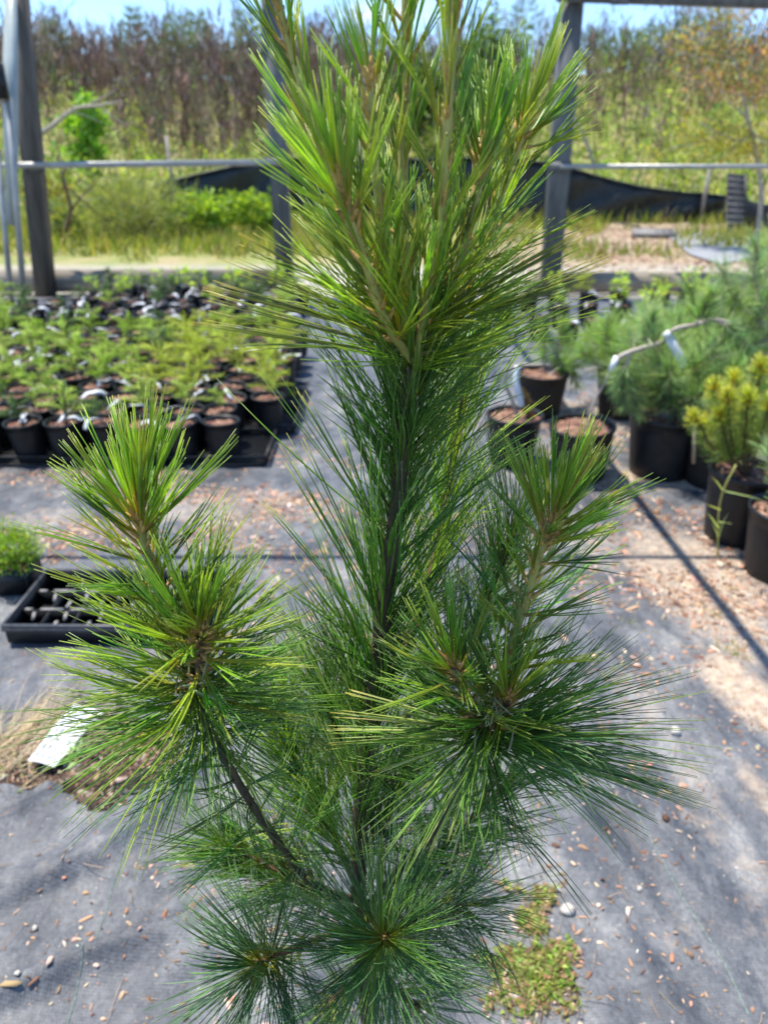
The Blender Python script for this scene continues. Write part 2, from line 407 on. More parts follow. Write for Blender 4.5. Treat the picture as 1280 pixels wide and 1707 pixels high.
mx = N(nt, 'ShaderNodeMix'); mx.data_type = 'RGBA'; nt.links.new(mrr.outputs[0], mx.inputs['Factor']); nt.links.new(mul.outputs['Result'], mx.inputs['A']); nt.links.new(snd.outputs[0], mx.inputs['B'])
nt.links.new(mx.outputs['Result'], p.inputs['Base Color'])
rr_ = N(nt, 'ShaderNodeMapRange'); rr_.inputs[3].default_value = .46; rr_.inputs[4].default_value = .95; nt.links.new(mrr.outputs[0], rr_.inputs[0]); nt.links.new(rr_.outputs[0], p.inputs['Roughness'])
p.inputs['Specular IOR Level'].default_value = .45
# weave: tapes about 2.5 mm wide crossing at right angles
wv = N(nt, 'ShaderNodeTexWave', Scale=62.0); wv.bands_direction = 'X'; wv.inputs['Distortion'].default_value = .6; nt.links.new(tcn.outputs['Object'], wv.inputs['Vector'])
wv2 = N(nt, 'ShaderNodeTexWave', Scale=62.0); wv2.bands_direction = 'Y'; wv2.inputs['Distortion'].default_value = .6; nt.links.new(tcn.outputs['Object'], wv2.inputs['Vector'])
ad = N(nt, 'ShaderNodeMath', operation='ADD'); nt.links.new(wv.outputs['Fac'], ad.inputs[0]); nt.links.new(wv2.outputs['Fac'], ad.inputs[1])
wr = N(nt, 'ShaderNodeMapRange'); wr.inputs[2].default_value = 2.0; wr.inputs[3].default_value = .78; wr.inputs[4].default_value = 1.20; nt.links.new(ad.outputs[0], wr.inputs[0])
wm = N(nt, 'ShaderNodeVectorMath', operation='SCALE'); nt.links.new(mul.outputs['Result'], wm.inputs[0]); nt.links.new(wr.outputs[0], wm.inputs['Scale']); nt.links.new(wm.outputs[0], mx.inputs['A'])
ad2 = N(nt, 'ShaderNodeMath', operation='MULTIPLY_ADD'); ad2.inputs[1].default_value = 2.5; nt.links.new(nf.outputs['Fac'], ad2.inputs[0]); nt.links.new(ad.outputs[0], ad2.inputs[2])
bb = N(nt, 'ShaderNodeBump', Strength=.12, Distance=.001); nt.links.new(ad2.outputs[0], bb.inputs['Height'])
b3 = N(nt, 'ShaderNodeBump', Strength=.5, Distance=.010); nt.links.new(ns.outputs['Fac'], b3.inputs['Height']); nt.links.new(bb.outputs[0], b3.inputs['Normal']); nt.links.new(b3.outputs[0], p.inputs['Normal'])
ccol = np.stack([Dm.ravel(), Dm.ravel(), Dm.ravel()], -1)
cloth = tag(finish('ground_cloth', V, Q, m, col=ccol), kind='structure')
def gz(x, y): return float(cloth_z(np.array([x]), np.array([y]))[0])
def thread(px):
    pts = smoothpath([gp(*q) for q in px], 26); ps = []
    for i, q in enumerate(pts):
        ps.append((q.x + .0006 * math.sin(i * 2.1), q.y, gz(q.x, q.y) + .0014 + .0006 * math.sin(i * 1.7)))
    b = MB()
    for i in range(0, len(ps) - 3, 3): b.tube(ps[i:i + 4], .0008 if i % 2 else .0006, 5)
    b.build('marking_thread', M['thread'], cloth, True)
thread([(238, 1365), (205, 1450), (172, 1545), (140, 1640), (112, 1740)])
thread([(1040, 1340), (1090, 1430), (1140, 1520), (1195, 1610), (1245, 1720)])

# ------------------------------------------------------------------ loose bark, leaf litter and sand grit on the cloth
def flakes(name, P, S, cols, flat=.35, kind='stuff', mat='chip'):
    n = len(P); D = nrm(np.stack([RNG.normal(size=n), RNG.normal(size=n), RNG.normal(size=n) * .18], -1))
    nz_ = nrm(np.stack([RNG.normal(size=n) * .3, RNG.normal(size=n) * .3, np.ones(n)], -1))
    L = S * RNG.uniform(.8, 2.0, n); W = S * RNG.uniform(.25, .75, n)
    Sd = nrm(np.cross(D, nz_)); U = np.cross(Sd, D); th = (S * flat * .35)[:, None]
    k = 6; an = np.sort(RNG.uniform(0, 1, (n, k)), axis=1) * 2 * math.pi / 1.0
    an = (np.arange(k)[None, :] + RNG.uniform(-.3, .3, (n, k))) * 2 * math.pi / k
    rad = RNG.uniform(.45, 1.15, (n, k))
    ring = P[:, None, :] + D[:, None, :] * (np.cos(an) * rad * L[:, None] * .5)[..., None] + Sd[:, None, :] * (np.sin(an) * rad * W[:, None] * .5)[..., None]
    lo = ring; hi = P[:, None, :] + (ring - P[:, None, :]) * .86 + U[:, None, :] * th[:, None, :]
    V = np.concatenate([lo, hi], 1).reshape(-1, 3); o = (np.arange(n) * 2 * k)[:, None]
    j = np.arange(k); j2 = (j + 1) % k
    Qs = (o[:, :, None] + np.stack([j, j2, k + j2, k + j], -1)[None]).reshape(-1, 4)
    Ts = (o[:, :, None] + np.stack([np.full(k - 2, k), k + np.arange(1, k - 1), k + np.arange(2, k)], -1)[None]).reshape(-1, 3)
    ob = finish(name, V, [Qs, Ts], M[mat], col=np.repeat(cols, 2 * k, 0), smooth=False)
    if kind: tag(ob, kind=kind)
    return ob
def scatter(dens, n, x0, x1, y0, y1):
    x = RNG.uniform(x0, x1, n); y = RNG.uniform(y0, y1, n); k = RNG.uniform(0, 1, n) < dens(x, y)
    return x[k], y[k]
CH = []
def cspot(x, y, rx, ry, s, rot=0.0): q = gp(x, y); CH.append((q.x, q.y, rx, ry, s, rot))
cspot(400, 830, .42, .17, 1.0); cspot(470, 850, .25, .25, .8); cspot(120, 800, .5, .16, .55); cspot(60, 900, .45, .2, .65); cspot(200, 905, .4, .14, .8); cspot(360, 905, .3, .12, .9)
cspot(300, 790, .3, .12, .5); cspot(1190, 990, .22, .4, .95, -.1); cspot(1130, 1120, .18, .2, .6); cspot(1110, 720, .35, .25, .8); cspot(940, 700, .3, .3, .6); cspot(1240, 930, .2, .25, .9)
cspot(1000, 1000, .14, .2, .5); cspot(480, 1080, .35, .2, .35); cspot(1060, 1170, .10, .12, .4); cspot(1250, 1230, .1, .2, .7); cspot(600, 900, .3, .4, .35); cspot(1040, 830, .2, .15, .4); cspot(1110, 1330, .12, .2, .35)
cspot(230, 1290, .2, .1, .3); cspot(1210, 1060, .2, .3, .7, -.1); cspot(1180, 880, .4, .2, .5)
def chip_d(x, y):
    g = .025 + .20 * sstep(.52, .68, fbm(x * 2.2, y * 2.2, 3, 91)); n = fbm(x * 5, y * 5, 4, 55)
    for cx, cy, rx, ry, s, rot in CH:
        q = np.sqrt(((x - cx) / rx) ** 2 + ((y - cy) / ry) ** 2); g = np.maximum(g, s * (1 - sstep(.3, 1.2, q + (n - .5) * 2.2)))
    return g
x, y = scatter(chip_d, 105000, -1.9, 2.1, .55, 4.2)
z = cloth_z(x, y) + .001
bc = vary([(.34, .19, .115), (.42, .27, .18), (.25, .13, .08), (.46, .33, .23), (.52, .40, .30), (.17, .09, .06), (.38, .22, .14), (.40, .25, .16)], len(x), .25)
flakes('bark_chips', np.stack([x, y, z], -1), RNG.lognormal(math.log(.0125), .42, len(x)) * (.62 + .38 * sstep(1.2, 2.2, y)), bc)
x = RNG.uniform(-1.3, 1.5, 2600); y = RNG.uniform(.55, 2.6, 2600)
flakes('grit', np.stack([x, y, cloth_z(x, y)], -1), RNG.uniform(.002, .0055, len(x)), vary([(.5, .46, .4), (.36, .24, .17), (.6, .56, .5), (.2, .15, .11)], len(x)), .9)
# fallen brown needles and straw lying about
n = 420; x = RNG.uniform(-1.1, 1.3, n); y = RNG.uniform(.6, 2.6, n); a = RNG.uniform(0, 6.28, n)
P = np.stack([x, y, cloth_z(x, y) + .003], -1); D = np.stack([np.cos(a), np.sin(a), np.zeros(n)], -1)
V, Q, T, C = needles_mesh(P, D, RNG.uniform(.02, .07, n), RNG.normal(size=(n, 3)) * [.15, .15, 0], np.full(n, .0006), *[vary([(.40, .25, .13), (.5, .38, .22)], n)] * 3, S=3)
tag(finish('fallen_needles', V, [Q, T], M['chip'], col=C), kind='stuff')

def blob(r, seed, flat=.6, k=10, m_=7, amp=.22):
    b = MB(); prof = []; 
    V = []; 
    for i in range(m_ + 1):
        ph = math.pi * i / m_
        for j in range(k):
            th = 2 * math.pi * j / k; d = Vector((math.sin(ph) * math.cos(th), math.sin(ph) * math.sin(th), math.cos(ph)))
            q = r * (1 + amp * mnoise.noise(d * 1.6 + Vector((seed, 0, 0))) * 2)
            V.append((d.x * q, d.y * q * .8, d.z * q * flat))
    i = np.arange(m_)[:, None] * k; j = np.arange(k)[None, :]; j2 = (j + 1) % k
    b.add(V, np.stack([i + j, i + k + j, i + k + j2, i + j2], -1).reshape(-1, 4)); return b
for i, (px, py, wpx, lab) in enumerate([
        (945, 1530, 26, 'rounded pale stone lying on the grey cloth right of the weed patch'),
        (1122, 1236, 20, 'pale stone on the grey cloth right of the pine, level with the long needle tips'),
        (62, 1558, 11, 'small pale pebble on the wrinkled cloth at the lower left, left of the green thread'),
        (44, 1662, 11, 'small pale pebble near the bottom left corner of the picture'),
        (1062, 1497, 11, 'small tan pebble right of the larger rounded stone beside the weed patch'),
        (1105, 1380, 14, 'reddish brick-like chip on the grey cloth left of the right green thread')]):
    q = gp(px, py); r = wpx / 2 / FPX * (q.y * _cp + CAM_H * _sp)
    ob = blob(r, i * 3.1).build('stone', M['stone'] if i != 5 else M['soil'], None, True)
    ob.location = (q.x, q.y, gz(q.x, q.y) + r * .4); ob.rotation_euler.z = i; tag(ob, lab, 'stone', 'loose stones on the cloth')

# ------------------------------------------------------------------ soil showing through the torn cloth, lower left
cx, cy = HOLEw.mean(axis=0); xs2 = np.arange(HOLEw[:, 0].min() - .08, HOLEw[:, 0].max() + .08, .006); ys2 = np.arange(HOLEw[:, 1].min() - .06, HOLEw[:, 1].max() + .06, .006)
X2, Y2 = np.meshgrid(xs2, ys2); ins = inside(X2, Y2, HOLEw).astype(float)
for _ in range(7):
    ins = (ins + np.roll(ins, 1, 0) + np.roll(ins, -1, 0) + np.roll(ins, 1, 1) + np.roll(ins, -1, 1)) / 5
Zs = -.016 + ins * (.030 + .035 * fbm(X2 * 16, Y2 * 16, 4, 61)) - .02 * sstep(.5, 0, np.abs((Y2 - HOLEw[5][1]) / .05)) * ins
V, Q = grid_mesh(xs2, ys2, Zs)
m, nt, p, o = new_mat('dark_crumbly_soil')
r, nz, _ = noise_ramp(nt, 70, [(.32, (.010, .008, .007)), (.5, (.055, .036, .026)), (.64, (.17, .11, .075)), (.8, (.36, .28, .21))], detail=8, rough=.75)
nt.links.new(r.outputs[0], p.inputs['Base Color']); p.inputs['Roughness'].default_value = .95
bb = N(nt, 'ShaderNodeBump', Strength=.9, Distance=.008); nt.links.new(nz.outputs['Fac'], bb.inputs['Height']); nt.links.new(bb.outputs[0], p.inputs['Normal'])
tag(finish('soil', V, Q, m), kind='structure')
def soil_h(x, y):
    i = np.clip(((y - ys2[0]) / .006).astype(int), 0, len(ys2) - 1); j = np.clip(((x - xs2[0]) / .006).astype(int), 0, len(xs2) - 1); return Zs[i, j]
x, y = scatter(lambda a, b: inside(a, b, HOLEw) * 1.0, 9000, xs2[0], xs2[-1], ys2[0], ys2[-1])
flakes('soil_crumbs', np.stack([x, y, soil_h(x, y) + .001], -1), RNG.lognormal(math.log(.006), .45, len(x)), vary([(.06, .04, .03), (.16, .10, .07), (.34, .21, .13), (.46, .38, .30), (.03, .022, .018), (.25, .14, .09)], len(x)), .8)
# frayed rolled edge of the cloth along the tear
for k, px in enumerate([[(45, 1352), (70, 1342), (100, 1338), (125, 1345), (135, 1360), (160, 1368)], [(165, 1358), (190, 1330), (215, 1322), (260, 1318), (300, 1305)]]):
    pts = smoothpath([gp(a, b, .012 + .008 * (i % 2)) for i, (a, b) in enumerate(px)], 8); b = MB(); nn = len(pts)
    b.tube(pts, [.002 + .005 * math.sin(math.pi * i / (nn - 1)) for i in range(nn)], 8, lump=.15); b.build('rolled_edge', M['silt'], cloth, True)

# ------------------------------------------------------------------ grass-like growth
def blades_mesh(P, D, L, W, bend, col):
    n = len(P); D = nrm(D); S = nrm(np.cross(D, nrm(RNG.normal(size=(n, 3))))); l = L[:, None]; w_ = W[:, None]
    a = P - S * w_ / 2; b = P + S * w_ / 2; mid = P + D * l * .55 + bend * l * .3; c = mid + S * w_ * .36; d = mid - S * w_ * .36; t = P + D * l + bend * l
    V = np.stack([a, b, c, d, t], 1).reshape(-1, 3); o = (np.arange(n) * 5)[:, None]
    return V, o + np.array([[0, 1, 2, 3]]), o + np.array([[3, 2, 4]]), np.repeat(col, 5, 0)
class Soup:
    """many leaves or blades that belong to one thing"""
    def __init__(s): s.b = MB()
    def leaves(s, P, D, L, W, col, **k):
        V, T, C = leaves_mesh(P, D, L, W, col, **k); s.b.add(V, (), T, col=C)
    def blades(s, P, D, L, W, bend, col):
        V, Q, T, C = blades_mesh(P, D, L, W, bend, col); s.b.add(V, Q, T, col=C)
    def needles(s, *a, **k):
        V, Q, T, C = needles_mesh(*a, **k); s.b.add(V, Q, T, col=C)
    def build(s, name, parent=None, mat='leaf'): return s.b.build(name, M[mat], parent, True)

def updir(n, sp): return nrm(np.stack([RNG.normal(size=n) * sp, RNG.normal(size=n) * sp, np.ones(n)], -1))
# mown-looking rough grass beyond the left sill
s = Soup(); n = 26000; x = RNG.uniform(-9, 9, n); y = RNG.uniform(9.3, 15.6, n)
k = ~((x > .6) & (y > 9) & (y < 14.2) & (fbm(x * 1.2, y * 1.2, 3, 3) > .38)); k &= ~((y < 10) & (fbm(x, y * 2, 3, 31) > .5)); x, y = x[k], y[k]; n = len(x)
s.blades(np.stack([x, y, np.full(n, -.01)], -1), updir(n, .35), RNG.uniform(.08, .30, n) * (.6 + .8 * fbm(x, y, 3, 90)), RNG.uniform(.012, .028, n), RNG.normal(size=(n, 3)) * .15,
         vary([(.22, .27, .05), (.30, .30, .08), (.14, .21, .035), (.38, .33, .14), (.20, .26, .045)], n, .22))
tag(s.build('grass'), kind='stuff')

# hillside of dead stalks and green weeds
def hill_plants(name, n, wfun, palette, h0, h1, kids, width, spread, leafy_=False, mat='leaf'):
    x = RNG.uniform(-19, 19, n); y = 15.3 + 15.5 * RNG.uniform(0, 1, n) ** .85; k = RNG.uniform(0, 1, n) < wfun(x, y); x, y = x[k], y[k]; n = len(x)
    z = hill(x, y); h = RNG.uniform(h0, h1, n) * (.6 + .9 * fbm(x * .7, y * .7, 3, 44)); s = Soup()
    tone = vary(palette, n, .28)
    s.blades(np.stack([x, y, z - .05], -1), updir(n, .10), h, np.full(n, width * .8), RNG.normal(size=(n, 3)) * .06, tone)
    t = RNG.uniform(.12, 1, (n, kids)); bx = np.repeat(x[:, None], kids, 1) + RNG.normal(size=(n, kids)) * spread; by = np.repeat(y[:, None], kids, 1) + RNG.normal(size=(n, kids)) * spread
    bz = z[:, None] + t * h[:, None]; P = np.stack([bx, by, bz], -1).reshape(-1, 3); m_ = len(P)
    c = np.repeat(tone, kids, 0) * RNG.uniform(.65, 1.45, (m_, 1))
    if leafy_: s.leaves(P, updir(m_, .9), RNG.uniform(.07, .17, m_), RNG.uniform(.035, .075, m_), c)
    else: s.blades(P, updir(m_, .45), RNG.uniform(.12, .42, m_), np.full(m_, width), RNG.normal(size=(m_, 3)) * .1, c)
    tag(s.build(name, mat=mat), kind='stuff')
up_ = lambda x, y: sstep(17.5, 22.5, y + 1.2 * (fbm(x * .25, y * .25, 3, 7) - .5) * 6 + .10 * np.clip(x, -2, 12))
rgt = lambda x: sstep(-2, 6, x)
hill_plants('dead_stalks', 5000, lambda x, y: (.06 + .94 * up_(x, y)) * (1 - .62 * rgt(x)), [(.165, .115, .092), (.22, .158, .125), (.12, .085, .072), (.27, .215, .165), (.19, .135, .115), (.15, .17, .08), (.15, .11, .10)], .8, 1.9, 20, .036, .08, mat='dead')
hill_plants('green_weeds', 5200, lambda x, y: .20 + .80 * (1 - up_(x, y)) + .40 * rgt(x), [(.19, .30, .055), (.27, .37, .065), (.15, .25, .055), (.33, .38, .09), (.12, .21, .065)], .35, 1.0, 15, .03, .12, True)
hill_plants('tall_grass', 2600, lambda x, y: .10 + .5 * (1 - up_(x, y)) + .3 * rgt(x), [(.27, .27, .09), (.20, .23, .06), (.34, .29, .15)], .4, 1.0, 9, .022, .10)

# ------------------------------------------------------------------ shade-house frame at the far end
YF = 7.2
frame = empty('shade_house_frame', (0, YF, 0), 'weathered grey timber and pipe frame of the shade house behind the potted plants', 'frame')
def rel(p): return np.array(p) - np.array((0, YF, 0))
def slab(b, p0, p1, wx_, wy_):
    """a squared bar between two points"""
    a, c = Vector(p0), Vector(p1); d = (c - a); L = d.length; z = d.normalized()
    ref = Vector((0, 1, 0)); xax = ref.cross(z)
    if xax.length < .1: xax = Vector((1, 0, 0))
    xax.normalize(); yax = z.cross(xax)
    b.box((a + c) / 2, (wx_, wy_, L), M3=np.array([list(xax), list(yax), list(z)]).T)
def post(pb, pt, wd, mat='steel'):
    lo = at(pb[0], pb[1], YF); hi = at(pt[0], pt[1], YF); d = (hi - lo) / (hi.z - lo.z)
    lo = lo + d * (-.03 - lo.z); hi = hi + d * (2.75 - hi.z)
    b = MB(); slab(b, rel(lo), rel(hi), wd, .13); b.box(rel(lo) + np.array((wd * .30, -.073, 1.2)), (.010, .010, 2.3)) if False else None
    return b.build('post', M[mat], frame)
post((76, 478), (29, 0), .155, 'post_wood'); post((476, 470), (451, 0), .15, 'steel'); post((918, 450), (953, 0), .17, 'steel')
def bar(name, p0, p1, w1, w2, mat, dy=0):
    b = MB(); slab(b, rel(p0) + (0, dy, 0), rel(p1) + (0, dy, 0), w1, w2); return b.build(name, M[mat], frame)
def pipe(name, p0, p1, r, mat, dy=0, k=10):
    b = MB(); b.tube([rel(p0) + np.array((0, dy, 0)), rel(p1) + np.array((0, dy, 0))], r, k); return b.build(name, M[mat], frame, True)
pipe('rail', at(-320, 280, YF), at(470, 270, YF), .027, 'steel_pale', -.10); pipe('rail', at(930, 277, YF), at(1500, 277, YF), .020, 'steel_pale', -.10)
bar('sill_board', Vector((-6, YF, .115)), Vector((at(475, 400, YF).x + .05, YF, .115)), .20, .11, 'sill', .12)
bar('sill_board', Vector((at(900, 400, YF).x, YF, .10)), Vector((5.5, YF, .10)), .19, .09, 'sill', .13)
h0, h1 = at(925, -11, YF), at(1500, 8, YF); bar('header_beam', h0, h1, .14, .10, 'steel', -.12)
b = MB(); b.box(rel(at(1022, 6, YF)) + np.array((0, -.19, 0)), (.14, .03, .07)); b.build('bracket', M['steel'], frame)
sx_, sy_ = 2.4 * SUN_DIR.x / SUN_DIR.z, 2.4 * SUN_DIR.y / SUN_DIR.z
pipe('roof_pipe', Vector((-5, 2.22 + sy_, 2.4)), Vector((5, 2.22 + sy_, 2.4)), .012, 'steel_pale'); pipe('roof_pipe', Vector((1.16 + sx_, -2, 2.43)), Vector((.90 + sx_, 7.0, 2.43)), .019, 'steel_pale')
pipe('roof_pipe', Vector((-5, 7.0, 2.75)), Vector((5, 7.0, 2.75)), .03, 'steel_pale')
for cx_, cy_, w_ in ((61, 278, .19), (466, 272, .18), (930, 279, .20)):
    b = MB(); q = rel(at(cx_, cy_, YF)); b.box(q + np.array((0, -.075, 0)), (w_, .012, .09)); b.tube([q + np.array((w_ * .35, -.085, .02)), q + np.array((w_ * .35, -.10, .02))], .012, 6); b.tube([q + np.array((-w_ * .35, -.085, -.02)), q + np.array((-w_ * .35, -.10, -.02))], .012, 6); b.build('rail_clamp', M['steel'], frame)
# door leaf standing open at the far left
door = empty('door_frame', (0, YF, 0), 'open pipe-framed door with a pale plastic sheet beside the left post', 'door')
def dpipe(a, b_, r, Y0=6.75, mat='steel_pale'):
    b = MB(); p0, p1 = at(*a, Y0), at(*b_, Y0); d = p1 - p0; 
    b.tube([rel(p0), rel(p1)], r, 10); return b.build('pipe', M[mat], door, True)
dpipe((15, 163), (41, 506), .026); dpipe((-3, 250), (20, 506), .024); dpipe((-30, 167), (19, 165), .022)
b = MB(); q = [at(*a, 6.86) for a in ((10, -30), (28, -30), (31, 250), (24, 378), (12, 372), (3, 140))]
V = [tuple(rel(v)) for v in q] + [tuple(rel(v) + np.array((0, .012, 0))) for v in q]; nq = len(q)
b.add(V, [(i, (i + 1) % nq, nq + (i + 1) % nq, nq + i) for i in range(nq)], [(0, i + 1, i) for i in range(1, nq - 1)] + [(nq, nq + i, nq + i + 1) for i in range(1, nq - 1)]); b.build('plastic_sheet', M['sheet'], door)
b = MB(); b.box(rel(at(0, 136, 6.7)), (.09, .06, .24)); b.build('latch_box', M['pot'], door)

# ------------------------------------------------------------------ black silt fence
sf = empty('silt_fence', (0, 14.6, 0), 'sagging black silt fence at the foot of the weedy bank', 'fence')
top = [(262, 308), (330, 292), (400, 276), (455, 263), (500, 266), (560, 274), (640, 262), (700, 268), (760, 264), (850, 266), (930, 276), (965, 286), (1010, 299), (1070, 313), (1130, 321), (1180, 325), (1216, 329)]
b = MB(); tp = smoothpath([at(a, c, 14.6) for a, c in top], 5); n = len(tp); V = []
for i, q in enumerate(tp):
    for k in range(7):
        f = k / 6; wob = .10 * math.sin(i * .55 + k * .8) * math.sin(math.pi * f) + .05 * math.sin(i * 1.9)
        V.append((q.x, wob + (.25 if k == 0 else 0) * 0, q.z * (1 - f) - .02 * f))
V2 = [(a, c + .012, d) for a, c, d in V]; Qq = []
for i in range(n - 1):
    for k in range(6):
        a = i * 7 + k; Qq += [(a, a + 1, a + 8, a + 7), (n * 7 + a, n * 7 + a + 7, n * 7 + a + 8, n * 7 + a + 1)]
    Qq.append((i * 7, i * 7 + 7, n * 7 + i * 7 + 7, n * 7 + i * 7))
b.add(V + V2, Qq); b.build('fabric', M['silt'], sf, True)
b = MB(); b.tube([(q.x, -.02 + .05 * math.sin(i * 1.9), q.z + .01) for i, q in enumerate(tp)], .022, 6); b.build('top_hem', M['silt'], sf, True)
for px, ph in ((281, 250), (600, 255), (792, 262), (1178, 300)):
    q = at(px, ph, 14.5); b = MB(); b.box((q.x, -.12, q.z / 2 + .1), (.05, .05, q.z + .25)); b.build('stake', M['stake'], sf)

# leaning grey panel and clutter near the fence
pn = empty('corrugated_panel', (0, 12.6, 0), 'grey corrugated panel leaning upright at the right end of the silt fence', 'panel')
q0, q1, q2, q3 = [at(a, c, 12.6) for a, c in ((1211, 392), (1241, 392), (1253, 292), (1226, 290))]; b = MB(); V = []
NU = 24
for i in range(13):
    f = i / 12
    for k in range(NU):
        g = k / (NU - 1); a = q0.lerp(q1, g).lerp(q3.lerp(q2, g), f)
        V.append((a.x, (f * .30) + .02 * math.sin(i * 3.14159), a.z + .012 * math.cos(k)))
for i in range(13):
    pass
V = []
rows = 40
for i in range(rows):
    f = i / (rows - 1)
    for g in (0, 1):
        a = (q0 if g == 0 else q1).lerp(q3 if g == 0 else q2, f); V.append((a.x, f * .28 + (.03 if i % 4 in (1, 2) else 0), a.z))
V2 = [(a, c + .05, d) for a, c, d in V]; o_ = len(V); Qq = []
for i in range(rows - 1):
    Qq += [(2 * i, 2 * i + 1, 2 * i + 3, 2 * i + 2), (o_ + 2 * i, o_ + 2 * i + 2, o_ + 2 * i + 3, o_ + 2 * i + 1), (2 * i, 2 * i + 2, o_ + 2 * i + 2, o_ + 2 * i), (2 * i + 1, o_ + 2 * i + 1, o_ + 2 * i + 3, 2 * i + 3)]
Qq += [(0, o_, o_ + 1, 1), (2 * rows - 2, 2 * rows - 1, o_ + 2 * rows - 1, o_ + 2 * rows - 2)]
b.add(V + V2, Qq); b.build('panel_sheet', M['panel'], pn)
b = MB(); slab(b, (q1.x + .03, .02, q1.z), (q2.x + .03, .32, q2.z), .04, .06); b.build('edge_strip', M['silt'], pn)
b = MB(); pts = [(q1.x + .05, 13.1, 0), (q1.x + 1.6, 12.9, 0)]
V = []
for i in range(16):
    f = i / 15
    for k in range(5):
        g = k / 4; V.append((pts[0][0] + f * 1.6, 13.1 - .2 * f + .08 * math.sin(i * 1.1 + k) * (1 - abs(g - .5)) - .0, (.50 - .1 * math.sin(f * 5)) * g - .01))
V2 = [(a, c + .015, d) for a, c, d in V]; Qq = []
for i in range(15):
    for k in range(4): a = i * 5 + k; Qq += [(a, a + 5, a + 6, a + 1), (80 + a, 80 + a + 1, 80 + a + 6, 80 + a + 5)]
    a = i * 5 + 4; Qq.append((a, a + 5, 80 + a + 5, 80 + a))
b.add(V + V2, Qq); tag(b.build('black_tarp', M['silt'], None, True), 'crumpled black tarp standing right of the leaning grey panel', 'tarp')
def patch_poly(name, px, z, mat, kind=None):
    P = [gp(a, c, z) for a, c in px]; b = MB(); n = len(P); c_ = sum(P, Vector()) / n
    V = [tuple(c_)] + [tuple(q) for q in P] + [tuple(c_.lerp(q, .6) + Vector((0, 0, .012 * math.sin(i * 2.3)))) for i, q in enumerate(P)]
    b.add(V, [(1 + i, 1 + (i + 1) % n, 1 + n + (i + 1) % n, 1 + n + i) for i in range(n)], [(0, 1 + n + i, 1 + n + (i + 1) % n) for i in range(n)])
    ob = b.build(name, mat, None, True); return ob
M['cloth_far'] = plain('far_weed_barrier', (.20, .21, .225), (.30, .305, .31), 2, .6, .2)
tag(patch_poly('cloth_strip', [(1105, 388), (1160, 386), (1225, 388), (1262, 398), (1300, 420), (1200, 440), (1150, 424)], .006, M['cloth_far']), kind='structure')
b = MB()
c = gp(1088, 392); W_, D_, H_ = .62, .62, .07
b.box((0, D_ / 2, H_ / 2), (W_, .015, H_)); b.box((0, -D_ / 2, H_ / 2), (W_, .015, H_)); b.box((-W_ / 2, 0, H_ / 2), (.015, D_ - .016, H_)); b.box((W_ / 2, 0, H_ / 2), (.015, D_ - .016, H_))
for i in range(1, 6): b.box((-W_ / 2 + i * W_ / 6, 0, H_ * .45), (.02, D_ - .02, H_ * .8))
for i in range(1, 5): b.box((0, -D_ / 2 + i * D_ / 5, H_ * .46), (W_ - .02, .02, H_ * .78))
b.box((0, 0, .008), (W_ - .02, D_ - .02, .01))
ft = b.build('plastic_tray', M['divider']); ft.location = (c.x, c.y, .0); ft.rotation_euler.z = -.25
tag(ft, 'dark plastic cell tray dropped beside the far strip of grey cloth', 'tray')
for px, py, L, rz, lab in ((1080, 366, .62, .55, 'pale split plank lying on the chips below the silt fence'), (1112, 362, .55, .2, 'grey board lying right of the pale plank below the silt fence'), (1046, 378, .5, 2.3, 'thin grey stick of wood left of the far plastic tray')):
    q = gp(px, py); b = MB(); b.box((0, 0, 0), (L, .07 if lab[0] != 't' else .03, .03)); ob = b.build('plank', M['plank'] if lab[0] == 'p' else M['post_wood']); ob.location = (q.x, q.y, .03); ob.rotation_euler = (0, -.08, rz); tag(ob, lab, 'plank')
n = 5000; x = RNG.uniform(.5, 6.5, n); y = RNG.uniform(8.0, 14.4, n)
flakes('wood_chips', np.stack([x, y, np.full(n, -.012)], -1), RNG.lognormal(math.log(.045), .4, n), vary([(.32, .21, .14), (.42, .32, .23), (.24, .13, .09), (.48, .40, .30), (.15, .09, .06)], n))
